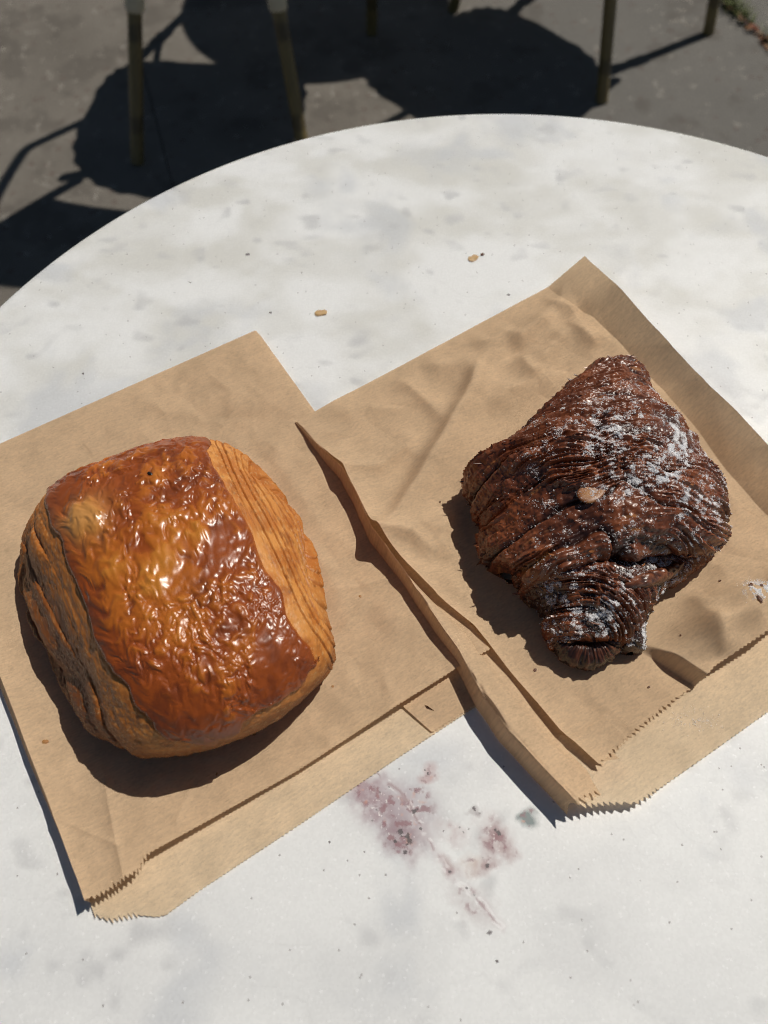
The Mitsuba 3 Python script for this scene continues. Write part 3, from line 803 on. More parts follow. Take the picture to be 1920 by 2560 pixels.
# colour of the crust: pale dough in the folds, brown on the proud leaves
pale, tan, brown, dark = (0.58, 0.245, 0.060), (0.45, 0.152, 0.029), (0.27, 0.080, 0.016), (0.11, 0.034, 0.011)
cn = nfbm(P / 9.0, 4, 31)
col = rgbmix(tan, pale, sstep(0.38, 0.62, cn) * (0.35 + 0.65 * sstep(20, 40, S)))
lam_dark = np.where(S > 0, sstep(0.80, 0.95, lam) * onR + 0.25 * sstep(.5, .0, lam) * sstep(50, 60, S), 0.6 * sstep(0.75, 1.0, lamL) * sstep(-31, -38, S))
col = rgbmix(col, brown, np.clip(lam_dark * np.where(S > 0, 0.6, 0.85), 0, 1))
col = rgbmix(col, brown, sstep(0.5, 0.75, nfbm(P / 4.0, 4, 12)) * 0.55)
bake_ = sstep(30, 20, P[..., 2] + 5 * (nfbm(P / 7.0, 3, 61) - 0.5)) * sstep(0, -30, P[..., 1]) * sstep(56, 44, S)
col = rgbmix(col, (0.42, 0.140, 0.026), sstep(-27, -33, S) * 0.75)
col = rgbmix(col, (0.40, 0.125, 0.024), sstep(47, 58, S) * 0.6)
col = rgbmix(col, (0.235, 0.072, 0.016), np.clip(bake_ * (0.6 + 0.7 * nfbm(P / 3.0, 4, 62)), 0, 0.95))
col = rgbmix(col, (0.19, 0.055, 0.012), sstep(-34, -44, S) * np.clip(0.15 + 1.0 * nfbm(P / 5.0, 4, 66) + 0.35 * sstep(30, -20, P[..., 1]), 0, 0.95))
speck = sstep(0.62, 0.8, nnoise(P / 0.8, 44))
col = rgbmix(col, (0.62, 0.42, 0.20), speck * 0.28)
col = rgbmix(col, dark, sstep(0.76, 0.86, nnoise(P / 2.2, 54)) * 0.35)
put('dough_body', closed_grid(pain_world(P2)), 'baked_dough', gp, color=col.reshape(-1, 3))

# the glazed skin wraps over the roll; ragged edges, blisters
s1 = np.linspace(0, 1, 520)
phi1 = np.linspace(-0.06, math.pi - 0.1, 540)
Sg, Fg = np.meshgrid(s1, phi1, indexing='ij')
lo = lerp(Fg, [(-0.16, -14), (0.0, -17), (0.2, -21), (0.5, -25.5), (0.9, -28.5), (1.4, -30.5), (2.0, -31), (2.6, -29), (3.2, -26)]) + 3.2 * (n2(Fg * 6, 0 * Fg, 1.0, 3) - 0.5) + 0.5 * (n2(Fg * 30, 0 * Fg, 1.0, 5) - 0.5)
hi = lerp(Fg, [(-0.16, 39), (0.2, 38), (0.5, 37.5), (0.9, 36.5), (1.4, 37.5), (2.0, 40), (2.6, 43.5), (3.2, 45)]) + 3.2 * (n2(Fg * 5, 0 * Fg, 1.0, 13) - 0.5) + 0.4 * (n2(Fg * 26, 0 * Fg, 1.0, 15) - 0.5)
Sx = lo + (hi - lo) * Sg
# ragged front hem
hem = sstep(0.45, -0.06, Fg)
Fx = Fg + hem * (0.34 * n2(Sx, 0 * Sx, 9, 22) + 0.16 * n2(Sx, 0 * Sx, 3.2, 25)) + hem * 0.16 * sstep(5, 34, Sx)
def surf(Sv, Fv):
    l, r, h = pch(Sv, FRONT), pch(Sv, BACK), pch(Sv, HEIGHT)
    c0, w = (l + r) / 2, (r - l) / 2
    cf, sf = np.cos(Fv), np.sin(Fv)
    c = c0 - w * np.sign(cf) * np.abs(cf) ** (2 / 3.0)
    zb = 0.42 * h
    z = np.where(sf >= 0, zb + (h - zb) * np.abs(sf) ** (2 / 2.5), zb + zb * np.maximum(sf / abs(math.sin(ph0)), -1))
    return np.stack([Sv, c, z + 2.2], -1)


Q = surf(Sx, Fx)
Nq = normals(Q)
if Nq[260, 300, 2] < 0:
    Nq = -Nq
arc = Q[..., 1] - 0.55 * Q[..., 2] * np.sign(np.cos(Fx)) * 1.0
ax, ay = Q[..., 0], np.cumsum(np.linalg.norm(np.diff(Q, axis=1, prepend=Q[:, :1]), axis=-1), axis=1) - 60
dx, dy = ax + 5 * (f2(ax, ay, 14, 2, 60) - 0.5), ay + 5 * (f2(ax, ay, 14, 2, 61) - 0.5)
dx2, dy2 = dx * 1.0 + 2.2 * (f2(ax, ay, 5, 2, 62) - 0.5), dy + 2.2 * (f2(ax, ay, 5, 2, 63) - 0.5)
calm = sstep(0.60, 0.74, f2(ax + 40, ay, 22, 2, 71)) * 0.6            # some areas stay smooth
calm = np.maximum(calm, sstep(0.55, 0.2, Fx) * 0.75)
centre = np.exp(-((ax - 2) / 24) ** 2 - ((ay - 12) / 34) ** 2)


def domes(x, y, step, seed):
    """blisters: round domes of uneven size and height"""
    r = np.random.default_rng(seed)
    gx, gy = np.meshgrid(np.arange(-60, 70, step), np.arange(-80, 130, step))
    pts = np.stack([gx.ravel(), gy.ravel()], -1) + r.uniform(-0.5, 0.5, (gx.size, 2)) * step
    hh, rr = r.uniform(0.1, 1.0, len(pts)) ** 1.4, r.uniform(0.5, 1.05, len(pts)) * step
    d, k = cKDTree(pts).query(np.stack([x, y], -1), k=3)
    q = np.clip(1 - (d / rr[k]) ** 2, 0, 1)
    return (hh[k] * q ** 0.8).max(-1)


rough_ = sstep(0.30, 0.62, f2(ax + 9, ay, 15, 2, 75))
bl = 0.6 * billow(dx2, dy2, 5.2, 64) + 1.0 * n2(dx2, dy2, 2.5, 65) * (0.5 + 0.9 * f2(ax, ay, 20, 2, 72)) + 0.55 * n2(dx2, dy2, 1.45, 66) + 0.75 * domes(dx2, dy2, 3.6, 5) * sstep(0.4, 0.65, f2(ax + 29, ay, 17, 2, 76)) + 0.42 * billow(dx2, dy2, 1.5, 67) * rough_
# long wrinkles run along the left side of the skin
wr = 0.7 * billow(dx2 * 1.0, dy2 * 0.28, 4.2, 67) * sstep(0, -24, ax) * sstep(40, 10, ay)
blister = bl * (1 - calm) * (0.55 + 0.45 * sstep(-30, -10, ax)) + wr + 0.9 * calm * f2(ax, ay, 12, 2, 90)
bigb = np.zeros_like(ax)
for bx, by, br, bh in ((-14, 22, 6, 0.9), (2, 10, 8, 0.8), (10, 27, 6, 1.2), (-3, 4, 5, 1.0), (20, 12, 4, 1.0), (-16, 47, 8, 2.4), (12, 44, 5, 1.0)):
    bigb += bh * np.exp(-(np.hypot(dx - bx, (dy - by) * 1.1) / br) ** 4)
lumpq = 2.2 * (nfbm(Q / 30.0 + 5, 2, 3) - 0.5)
edge = np.minimum(np.minimum(Sg, 1 - Sg) * 66, np.minimum((Fg + 0.06) * 40, 30))
curl = 0.9 * np.exp(-edge / 1.1) * n2(Fg * 14, Sg * 20, 1.0, 33)
Q2 = Q + Nq * (lumpq + -1.1 + 1.65 * sstep(0, 2.6, edge) + 0.84 * (blister + bigb) * sstep(0, 3.5, edge) + 0.4 * curl)[..., None]
hb = blister + bigb
gold, amber, rust, umber = (0.50, 0.185, 0.026), (0.39, 0.108, 0.013), (0.255, 0.056, 0.009), (0.12, 0.026, 0.008)
g1 = f2(ax, ay, 17, 4, 80)
warm = np.clip(centre * 0.50 + 1.2 * (g1 - 0.5) + 0.45 * (hb - 1.3), 0, 1)
col = rgbmix(rust, amber, sstep(0.0, 0.34, warm))
col = rgbmix(col, gold, sstep(0.42, 0.95, warm) * 0.9)
col = rgbmix(col, umber, sstep(0.5, 0.75, f2(ax, ay, 6, 4, 81)) * sstep(0.65, 0.1, warm) * 0.6)
col = rgbmix(col, umber, np.exp(-np.minimum(Sg, 1 - Sg) * 66 / 3.0) * 0.35)
col = rgbmix(col, (0.50, 0.25, 0.08), np.exp(-(np.hypot(ax + 16, ay - 47) / 9) ** 2) * 0.8 + sstep(0.25, -0.1, Fg) * 0.25 * f2(ax, ay, 5, 3, 85))
# skin as a thin leaf with a rim
rimP = Q2 - Nq * 0.9
A, B = pain_world(Q2), pain_world(rimP)
def skirt(E, G):
    return grid(np.stack([E, G], 0))
parts = [grid(A), skirt(A[0], B[0]), skirt(A[-1], B[-1]), skirt(A[:, 0], B[:, 0])]
cols = np.vstack([col.reshape(-1, 3)] + [np.vstack([e_, e_]) * 0.8 for e_ in (col[0], col[-1], col[:, 0])])
put('glazed_skin', join(parts), 'glazed_skin', gp, color=cols)


def blob(c, r, seed, flat_=1.0, nt=14, npn=20, rough=0.3):
    th, ph_ = np.meshgrid(np.linspace(0, np.pi, nt), np.linspace(0, 2 * np.pi, npn), indexing='ij')
    d = np.stack([np.sin(th) * np.cos(ph_), np.sin(th) * np.sin(ph_), np.cos(th)], -1)
    rr = 1 + rough * (nfbm(d * 2.1 + seed * 3.1, 4, seed) - 0.5) * 2
    return np.asarray(c) + d * rr[..., None] * np.asarray(r) * np.array([1, 1, flat_])


tree_skin = cKDTree(A.reshape(-1, 3)[:, :2])


def on_skin(x, y):
    return A.reshape(-1, 3)[tree_skin.query([x * 1e-3, y * 1e-3])[1]]


q0 = on_skin(-90.5, 163)
P3 = blob((0, 0, 0), (1.3, 0.75, 0.5), 2, rough=0.15)
a_ = -0.6
P3 = np.stack([P3[..., 0] * math.cos(a_) - P3[..., 1] * math.sin(a_), P3[..., 0] * math.sin(a_) + P3[..., 1] * math.cos(a_), P3[..., 2]], -1)
k = put('seed', grid(q0 + P3 * 1e-3 + [0, 0, 0.0002]), 'sesame')
labels[k] = {'label': 'tiny black seed stuck on the glaze of the golden pastry', 'category': 'seed'}

# -- dark croissant, axis along y
cr = thing('chocolate_croissant', 'dark flaky croissant dusted with icing sugar on the right bag', 'croissant')
GRAIN = []


def flaky(s, phi, left, right, top, t_of, seed, n=1.9, m=1.75, fine=1.0, over=0.0, fade=None, lip=None, z0=0.2, zb=3.0, ext=3.0, coarse=(13.0, 3.8), bake=0.0):
    P, cu, S, F = loaf(s, phi, left, right, top, n, m, z0, zb)
    P = np.stack([P[..., 1], P[..., 0], P[..., 2]], -1)
    sh = lip(P[..., 0], S) if lip else 0
    P[..., 1] += sh
    if over:
        P[..., 1] -= over * sstep(10, 32, P[..., 2]) * sstep(s[0] + 26, s[0], S)
    fine = fine * (fade(S) if fade else 1.0)
    N = normals(P)
    if N[len(s) // 2, len(phi) // 2, 2] < 0:
        N = -N
    t = t_of(P[..., 0], S, cu)
    t = t + 4.5 * (nfbm(np.stack([P[..., 0] / 16, P[..., 1] / 16, 0 * S + seed], -1), 2, seed) - 0.5)
    xs = P[..., 0] + 0.6 * P[..., 2] * np.tanh(5 * cu)
    # wraps of dough: a proud rounded edge, then a drop
    ct, ca_ = coarse
    k = t / ct + 0.7 * (nnoise(np.stack([xs / 22, t / 20, 0 * S], -1), seed + 1) - 0.5)
    fr_ = k - np.floor(k)
    wrap = ca_ * (np.sqrt(np.clip(fr_, 0, 1)) * sstep(1.0, 0.86, fr_)) * (0.5 + 0.9 * nnoise(np.stack([xs / 18, np.floor(k) * 3.3, 0 * S], -1), seed + 2))
    # the thin leaves between them, seen on edge
    st1 = nnoise(np.stack([xs / 13, t / 1.1, 0 * S], -1), seed + 3)
    st2 = nnoise(np.stack([xs / 8, t / 0.5, 0 * S + 7], -1), seed + 4)
    patch = 0.30 + 1.25 * sstep(0.36, 0.62, nfbm(np.stack([P[..., 0] / 20, P[..., 1] / 11, 0 * S + seed], -1), 2, seed + 21))
    ridge = fine * patch * (1.6 * (1 - np.abs(2 * st1 - 1)) ** 1.4 + 0.7 * st2)
    pit = nfbm(P / 2.6, 3, seed + 6)
    fuzz = 0.6 * (nnoise(P / 0.9, seed + 7) - 0.5) + 1.5 * (pit - 0.5) + 0.45 * sstep(0.6, 0.8, nnoise(P / 2.6, seed + 17))
    swell = 5.0 * (nfbm(P / 26.0, 2, seed + 8) - 0.5)
    side = 0.5 + 0.5 * sstep(-0.2, 0.5, np.sin(F))
    eg = sstep(s[0], s[0] + ext, S) * sstep(s[-1], s[-1] - ext, S)
    # shreds at the flanks where leaves end
    shred = 1.5 * (nnoise(np.stack([0 * xs + np.sign(cu), t / 1.1, P[..., 2] / 2.5], -1), seed + 9) - 0.35) * sstep(0.45, 0.0, np.sin(F))
    D = (wrap + ridge * side + fuzz + swell + shred) * eg
    P2 = P + N * D[..., None]
    P2[..., 2] = np.maximum(P2[..., 2], zb - 0.4)
    P2[..., 0], P2[..., 1] = 94 + (P2[..., 0] - 94) * 0.945, 184 + (P2[..., 1] - 184) * 0.945
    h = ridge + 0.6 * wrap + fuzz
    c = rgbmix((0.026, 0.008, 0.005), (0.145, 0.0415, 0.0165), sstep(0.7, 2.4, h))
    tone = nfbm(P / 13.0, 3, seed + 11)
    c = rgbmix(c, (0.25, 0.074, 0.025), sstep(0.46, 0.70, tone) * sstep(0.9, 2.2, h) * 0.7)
    c = rgbmix(c, (0.40, 0.17, 0.055), sstep(0.80, 0.95, st1) * sstep(0.5, 0.7, nnoise(P / 6.0, seed + 13)) * 0.55)
    c = rgbmix(c, (0.022, 0.009, 0.007), sstep(0.58, 0.78, nfbm(P / 8.0 + 3, 3, seed + 12)) * 0.35)
    c = rgbmix(c, (0.025, 0.011, 0.008), np.full(S.shape, bake))
    GRAIN.append((P2, normals(P2)))
    return P2, c


def add_flaky(name, P2, c, label=None):
    return put(name, closed_grid(W(P2)), 'caramel_layers', cr, color=c.reshape(-1, 3), label=label)


ph = np.linspace(-0.45, math.pi + 0.45, 420)
LEFT = [(139, 46), (141, 41.5), (147, 40), (155, 42), (163, 41.5), (170, 37), (178, 34), (184, 36), (190, 43), (197, 52), (208, 62), (219, 72), (230, 83), (239, 92), (246, 97), (251, 103.5), (253.5, 110)]
RIGHT = [(139, 130), (141, 136), (147, 141.5), (155, 144), (165, 147), (176, 146), (184, 144.5), (197, 138.5), (213, 132), (229, 128.5), (240, 127.5), (248, 127), (252, 125.5), (253.5, 122)]
HT = [(139, 17), (140.5, 24), (143.0, 33), (149, 38), (160, 41.5), (175, 43.5), (190, 42), (205, 36), (220, 30), (235, 24), (245, 19), (250.5, 14), (253.5, 7)]
lipdev = [(38, 3), (46, -1), (55, -7), (67, -6.5), (84, -2), (109, 3.5), (128, 6), (142, 7)]
s = np.concatenate([139 + 6 * np.linspace(0, 1, 60) ** 1.6, np.linspace(145.25, 246, 400), 246.3 + 7.2 * (1 - (1 - np.linspace(0, 1, 40)) ** 1.8)])
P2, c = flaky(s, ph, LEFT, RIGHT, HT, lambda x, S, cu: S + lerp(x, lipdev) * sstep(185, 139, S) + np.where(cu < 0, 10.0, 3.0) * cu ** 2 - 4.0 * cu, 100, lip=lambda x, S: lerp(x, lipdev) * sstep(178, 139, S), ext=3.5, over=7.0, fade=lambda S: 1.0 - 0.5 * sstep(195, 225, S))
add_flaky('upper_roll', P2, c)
main_top = P2
LEFT2 = [(103, 70), (105, 66.5), (110, 65), (116, 64), (121, 61), (127, 56.5), (134, 54), (140, 53.5), (152, 56), (158, 62)]
RIGHT2 = [(103, 94), (105, 97), (110, 100.5), (117, 104.5), (124, 110), (131, 116.5), (136, 123), (141, 129), (152, 141), (158, 138)]
HT2 = [(103, 9), (104.5, 14), (108, 19), (114, 23.5), (121, 26.5), (127, 27.5), (132, 24), (137, 17), (145, 11), (158, 7)]
s = np.concatenate([103 + 4 * np.linspace(0, 1, 40) ** 1.6, np.linspace(107.2, 158, 260)])
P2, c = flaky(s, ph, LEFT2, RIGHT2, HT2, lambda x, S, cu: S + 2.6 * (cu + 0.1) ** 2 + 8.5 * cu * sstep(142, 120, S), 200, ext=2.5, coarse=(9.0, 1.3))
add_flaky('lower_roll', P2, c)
# the burnt, ribbed curl of the tail and the knob beside it
cp = np.array([(72.5, 119, 11), (70.6, 114, 9.5), (71.5, 109.5, 8), (75, 106.4, 7.4), (80, 105.2, 7.2), (85.0, 106.4, 7.6), (88.5, 109.5, 9), (89, 114, 12), (86, 119, 15)], float)
tq = np.linspace(0, 1, 260)
path = np.stack([PchipInterpolator(np.linspace(0, 1, 9), cp[:, k])(tq) for k in range(3)], -1)
path = gaussian_filter1d(path, 10, axis=0, mode='nearest')
tv, tf = tube(path, 5.6 - 1.0 * np.cos(tq * 6.28) * 0.6, 60)
ring = np.repeat(np.arange(260), 60)
axis_p = np.vstack([path[ring], path[0], path[-1]])
out = tv - axis_p
out /= np.maximum(np.linalg.norm(out, axis=1, keepdims=True), 1e-6)
al = np.concatenate([tq[ring] * 70.0, [0, 70.0]])
rib = 0.5 * nnoise(np.stack([al / 0.8 + 1.5 * nnoise(tv / 4.0, 305), out[:, 2] * 1.3, 0 * al], -1), 301) + 0.5 * nfbm(np.stack([al / 3.1, out[:, 2] * 2, 0 * al], -1), 3, 306)
dd_ = 1.7 * (rib - 0.5) + 2.6 * (nfbm(tv / 3.5, 3, 302) - 0.5)
tv = tv + out * dd_[:, None]
tv[:, 2] = np.maximum(tv[:, 2], 2.8)
cc = rgbmix((0.018, 0.007, 0.005), (0.085, 0.027, 0.013), sstep(0.35, 0.7, rib))
cc = rgbmix(cc, (0.20, 0.08, 0.03), sstep(0.55, 0.75, nnoise(tv / 5.0, 303)) * sstep(0.5, 1.0, rib) * 0.6)
put('tail_curl', (W(tv), tf), 'caramel_layers', cr, color=cc, label='nearly black ribbed curl at the tail')
LEFT4 = [(101.5, 97), (102.5, 94.5), (105, 93), (110, 93), (116, 92), (121, 94)]
RIGHT4 = [(101.5, 100), (102.5, 102.5), (105, 104), (110, 104.5), (116, 106), (121, 108)]
HT4 = [(101.5, 4), (103, 9), (106, 13), (111, 16), (117, 20), (121, 17)]
s = ends(101.5, 121, 150, 0.5)
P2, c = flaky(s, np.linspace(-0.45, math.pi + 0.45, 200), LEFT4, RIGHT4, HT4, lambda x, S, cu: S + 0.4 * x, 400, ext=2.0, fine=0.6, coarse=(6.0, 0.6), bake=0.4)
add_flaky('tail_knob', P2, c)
# folded flap of smooth skin at the right of the lower roll
q = np.linspace(0, 1, 60)
fx, fy = lerp(q, [(0, 92), (.3, 101), (.6, 112), (1, 127)]), lerp(q, [(0, 124), (.3, 127.5), (.6, 134), (1, 145)])
tt_ = cKDTree(GRAIN[1][0].reshape(-1, 3)[:, :2])
fz = GRAIN[1][0].reshape(-1, 3)[tt_.query(np.stack([fx, fy], -1), k=40)[1]][..., 2].max(1)
fz = gaussian_filter1d(fz, 5)
rad = 2.5 * np.sin(np.clip(q * 1.05 + 0.02, 0, 1) * np.pi) ** 0.6 + 0.5
tv, tf = tube(np.stack([fx, fy, fz - 1.3 + 0.8 * np.sin(q * 3.14)], -1), rad, 40)
nd = nfbm(np.stack([tv[:, 0] / 4, tv[:, 1] / 1.4, tv[:, 2] / 1.4], -1), 3, 5)
tv = tv + ((nd - 0.5) * 2.6)[:, None] * np.array([0.2, 0.5, 1.0])
cc = rgbmix((0.05, 0.018, 0.012), (0.17, 0.055, 0.024), sstep(.35, .65, nd))
put('folded_flap', (W(tv), tf), 'caramel_layers', cr, color=cc)

# sliced almond pressed into the crust
top_pts = main_top.reshape(-1, 3)
tmain = cKDTree(top_pts[:, :2])
ac = np.array([80.5, 156.5])
zt = np.percentile(top_pts[tmain.query(ac, k=900)[1]][:, 2], 80)
th, r_ = np.meshgrid(np.linspace(0, 2 * np.pi, 60), np.concatenate([np.linspace(0, 0.9, 14), [0.95, 0.985, 1.0]]), indexing='ij')
lx = 6.4 * r_ * np.cos(th) * (1 + 0.0 * th)
ly = 4.0 * r_ * np.sin(th) * (1 - 0.28 * np.cos(th)) 
lz = 1.0 * (1 - r_ ** 8) ** 0.5 + 0.35 * nnoise(np.stack([lx / 2, ly / 2, 0 * lx], -1), 3)
aa = math.radians(28)
AX = np.stack([ac[0] + lx * math.cos(aa) - ly * math.sin(aa), ac[1] + lx * math.sin(aa) + ly * math.cos(aa), zt - 1.9 + 0.7 * lz - 0.10 * ly - 0.02 * lx], -1)
cc = rgbmix((0.27, 0.112, 0.038), (0.17, 0.06, 0.02), sstep(0.7, 1.0, r_))
cc = rgbmix(cc, (0.36, 0.18, 0.07), sstep(0.45, 0.7, nnoise(np.stack([lx / 2.2, ly / 2.2, 0 * lx], -1), 9)) * 0.6)
put('almond_flake', grid(W(AX)), 'almond_skin', cr, color=cc.reshape(-1, 3), label='tan sliced almond baked onto the crust')


# loose shards of crust standing off the layers
rs = np.random.default_rng(31)
fv, ff, fc = [], [], []
src = np.vstack([GRAIN[0][0][6:-6, 15:-15].reshape(-1, 3), GRAIN[1][0][6:-6, 15:-15].reshape(-1, 3)])
bias = np.exp(-np.clip(src[:, 0] - lerp(src[:, 1], [(104, 66), (130, 55), (142, 41), (178, 34), (208, 62), (250, 108)]), 0, 99) / 14) + 0.25
sel_ = rs.choice(len(src), 150, p=bias / bias.sum())
for i, p_ in enumerate(src[sel_]):
    L_, B_ = rs.uniform(1.0, 3.2), rs.uniform(0.3, 0.7)
    a_ = rs.normal(0.1, 0.35)
    d_ = np.array([math.cos(a_), math.sin(a_), rs.normal(0, 0.25)])
    e_ = np.array([-math.sin(a_) * 0.6, math.cos(a_) * 0.6, rs.uniform(-0.2, 0.4)])
    q_ = np.linspace(-1, 1, 6)
    wv = B_ * (1 - q_ ** 2) * rs.uniform(0.6, 1.2, 6) + 0.08
    mid_ = p_ + d_ * q_[:, None] * L_ + np.array([0, 0, 1.0]) * (0.25 + 0.35 * rs.random() * q_[:, None] ** 2)
    P_ = np.stack([mid_ - e_ * wv[:, None], mid_ + e_ * wv[:, None], mid_ + e_ * wv[:, None] * 0.9 - [0, 0, 0.15], mid_ - e_ * wv[:, None] - [0, 0, 0.15]], 1)
    v_, f_ = grid(np.concatenate([P_, P_[:, :1]], 1))
    fv.append(v_), ff.append(f_ + 30 * i)
    fc.append(np.tile(np.array([(0.16, 0.05, 0.018), (0.30, 0.11, 0.035), (0.07, 0.022, 0.01)][rs.integers(3)]) * rs.uniform(0.7, 1.3), (30, 1)))
put('loose_shards', (W(np.vstack(fv)), np.vstack(ff)), 'caramel_layers', cr, color=np.vstack(fc), smooth=False, kind='stuff')


# icing sugar: grains and small clumps lying on the upward faces
def grains(pos, nor, size, rg):
    n = len(pos)
    o = np.array([[1, 0, 0], [-0.5, 0.87, 0], [-0.5, -0.87, 0], [0, 0, 1.0]])
    f = np.array([[0, 1, 3], [1, 2, 3], [2, 0, 3], [1, 0, 2]])
    sc = size[:, None, None] * rg.uniform(0.45, 1.35, (n, 4, 1))
    a = rg.uniform(0, 6.28, n)
    ca2, sa2 = np.cos(a), np.sin(a)
    R = np.zeros((n, 3, 3))
    R[:, 0, 0], R[:, 0, 1], R[:, 1, 0], R[:, 1, 1], R[:, 2, 2] = ca2, -sa2, sa2, ca2, 0.7
    v = np.einsum('nij,nkj->nki', R, o[None] * sc) + pos[:, None] + nor[:, None] * size[:, None, None] * 0.25
    F = (f[None] + 4 * np.arange(n)[:, None, None]).reshape(-1, 3)
    return v.reshape(-1, 3), F


rg = np.random.default_rng(11)
allp, alln = [], []
for P_, N_ in GRAIN:
    sgn = 1 if N_[N_.shape[0] // 2, N_.shape[1] // 2, 2] > 0 else -1
    sel = slice(4, -4)
    allp.append(P_[sel, 20:-20].reshape(-1, 3))
    alln.append(sgn * N_[sel, 20:-20].reshape(-1, 3))
allp, alln = np.vstack(allp), np.vstack(alln)
x, y = allp[:, 0], allp[:, 1]
dens = 0.8 * np.exp(-((x - 88) / 19) ** 2 - ((y - 173) / 13) ** 2) + 0.05 * sstep(232, 200, y) * sstep(44, 70, x) + 0.75 * np.exp(-((x - 109) / 20) ** 2 - ((y - 178) / 17) ** 2) + 0.55 * np.exp(-((x - 124) / 16) ** 2 - ((y - 162) / 17) ** 2) + 0.4 * np.exp(-((x - 112) / 16) ** 2 - ((y - 132) / 13) ** 2) + 0.20 * np.exp(-((x - 84) / 20) ** 2 - ((y - 125) / 16) ** 2) + 0.12 * np.exp(-((x - 122) / 14) ** 2 - ((y - 215) / 15) ** 2)
clump = sstep(0.52, 0.66, nfbm(allp / 2.6, 3, 91)) * 0.9 + 0.03
clump2 = sstep(0.38, 0.60, nfbm(allp / 11.0, 3, 92))
wgt = dens * clump * (0.12 + 0.88 * clump2) * sstep(0.15, 0.75, alln[:, 2])
# cells of the grid are not all the same size: weight by spacing so that the dust is even
wgt = wgt / wgt.sum()
pick = rg.choice(len(allp), 110000, p=wgt)
ai = rg.choice(AX[..., 0].size, 420)
pick[:420] = pick[420:840]
allp = np.vstack([allp, AX.reshape(-1, 3)])
alln = np.vstack([alln, np.tile([0, 0, 1.0], (AX[..., 0].size, 1))])
dens = np.concatenate([dens, np.full(AX[..., 0].size, 0.2)])
pick[:420] = len(dens) - AX[..., 0].size + ai
pos = allp[pick] + rg.normal(0, 0.16, (len(pick), 3)) * [1, 1, 0.4]
size = 0.11 + 0.30 * rg.random(len(pick)) ** 6 + 0.05 * dens[pick] ** 2
put('icing_sugar', tuple((lambda m: (W(m[0]), m[1]))(grains(pos, alln[pick], size, rg))), 'icing_sugar', cr, smooth=False, kind='stuff')

# ------------------------------------------------------------------ crumbs and spilt sugar
trR = cKDTree(PtopR.reshape(-1, 3)[:, :2])


def on_bag(x, y):
    x, y = np.asarray(x), np.asarray(y)
    return PtopR.reshape(-1, 3)[trR.query(np.stack([x, y], -1))[1]][..., 2]


def sugar_patch(cx_, cy_, sx_, sy_, n, zf, label, seed, rot=0.0):
    r2 = np.random.default_rng(seed)
    g = r2.normal(0, 1, (n, 2)) * [sx_, sy_]
    xy = np.stack([cx_ + g[:, 0] * math.cos(rot) - g[:, 1] * math.sin(rot), cy_ + g[:, 0] * math.sin(rot) + g[:, 1] * math.cos(rot)], -1)
    keep = nfbm(np.stack([xy[:, 0] / 2.0, xy[:, 1] / 2.0, 0 * xy[:, 0]], -1), 3, seed) > 0.43
    xy = xy[keep]
    z_ = zf(xy[:, 0], xy[:, 1])
    m_ = grains(np.column_stack([xy, z_ + 0.05]), np.tile([0, 0, 1.0], (len(xy), 1)), 0.12 + 0.16 * r2.random(len(xy)) ** 2, r2)
    k = put('spilt_sugar', (W(m_[0]), m_[1]), 'icing_sugar', smooth=False)
    labels[k] = {'label': label, 'category': 'icing sugar', 'kind': 'stuff'}


sugar_patch(151.0, 130.0, 2.9, 2.2, 4200, on_bag, 'small white patch of spilt icing sugar right of the croissant', 21, 0.3)
sugar_patch(121.4, 80.7, 5.5, 2.4, 420, lambda x, y: 0 * x + 1.1, 'faint icing sugar dust on the lower lip of the right bag', 22, 0.1)


def crumb(x, y, z, size, mat, seed, label, fl=0.4, rot=0.0, name='crumb'):
    Pb = blob((0, 0, 0), size, seed, fl, 9, 13, 1.15)
    Pb = np.stack([Pb[..., 0] * math.cos(rot) - Pb[..., 1] * math.sin(rot), Pb[..., 0] * math.sin(rot) + Pb[..., 1] * math.cos(rot), Pb[..., 2]], -1)
    zz_ = -Pb[..., 2].min()
    k = put(name, grid(W(Pb + [x, y, z + zz_])), mat, smooth=False)
    labels[k] = {'label': label, 'category': 'crumb'}
    return k


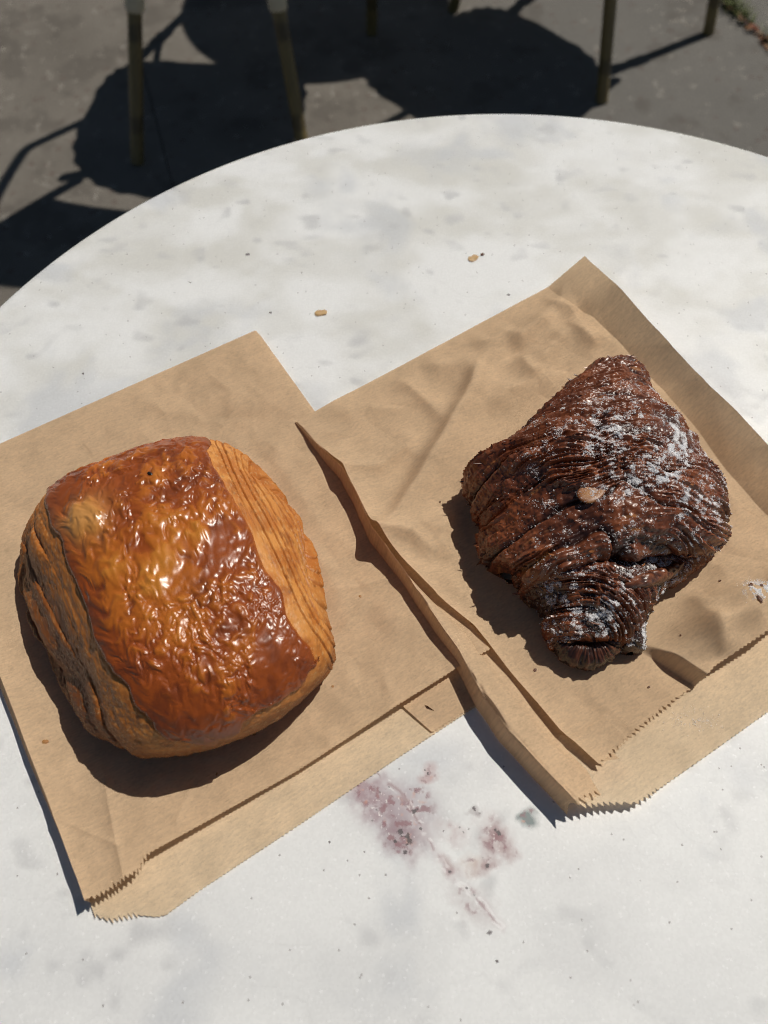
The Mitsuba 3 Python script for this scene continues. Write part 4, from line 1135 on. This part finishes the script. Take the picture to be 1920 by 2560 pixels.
trL = cKDTree(Ptop.reshape(-1, 3)[:, :2])
zbl = lambda x, y: float(Ptop.reshape(-1, 3)[trL.query([x, y])[1]][2])
crumb(-33.0, 295.4, 0.05, (3.2, 1.7, 1.2), 'pale_crumb', 3, 'pale golden crumb on the marble between the two bags and the rim', 0.3, 0.3)
crumb(49.6, 336.6, 0.05, (3.2, 2.2, 1.2), 'pale_crumb', 5, 'brown speckled crumb on the marble beyond the right bag', 0.3, 0.6)
crumb(54.6, 339.6, 0.05, (1.0, 0.8, 0.8), 'dark_crumb', 6, 'tiny dark crumb beside the brown speckled crumb beyond the right bag', 0.5)
crumb(-49.5, 76.5, zbl(-49.5, 76.5), (1.1, 2.4, 1.0), 'crumb', 7, 'rusty flake lying just in front of the golden pastry', 0.4, 0.1)
crumb(-127.6, 71.4, zbl(-127.6, 71.4), (1.2, 0.7, 0.5), 'crumb', 8, 'tiny orange flake left of the golden pastry near the bag edge', 0.4, 0.1)
crumb(149.5, 124.3, float(on_bag(149.5, 124.3)), (0.6, 1.4, 0.6), 'dark_crumb', 9, 'long dark crumb just below the spilt sugar patch', 0.5, 0.3)
crumb(148.5, 131.5, float(on_bag(148.5, 131.5)), (0.8, 0.7, 0.6), 'dark_crumb', 10, 'dark crumb at the left of the spilt sugar patch', 0.5)
crumb(152.3, 131.0, float(on_bag(152.3, 131.0)), (0.6, 0.6, 0.5), 'dark_crumb', 12, 'smallest dark crumb in the middle of the spilt sugar patch', 0.5)

rc = np.random.default_rng(77)
for i, (x_, y_, t_) in enumerate([(60, 100, "tiny dark flake left of the croissant's curled tail"), (118, 112, "tiny dark flake just right of the croissant's tail knob"),
                                  (140, 137, "tiny dark flake close to the croissant's lower right side"), (25, 177, 'tiny dark flake beside the left tip of the croissant'),
                                  (104, 93, "tiny dark flake below the croissant's tail, near the paper step")]):
    crumb(x_, y_, float(on_bag(x_, y_)), tuple(rc.uniform(0.3, 0.7, 3)), 'dark_crumb', 40 + i, t_, 0.4, rc.uniform(0, 3), 'pastry_flake')
for i, (x_, y_, t_) in enumerate([(-20, 93, 'tiny brown flake off the lower right corner of the golden pastry'), (-10, 132, 'tiny brown flake right of the golden pastry, beside the raised fold of the other bag'),
                                  (-62, 60, "tiny brown flake in front of the golden pastry, just outside its shadow")]):
    crumb(x_, y_, zbl(x_, y_), tuple(rc.uniform(0.3, 0.7, 3)), 'crumb', 60 + i, t_, 0.4, rc.uniform(0, 3), 'pastry_flake')
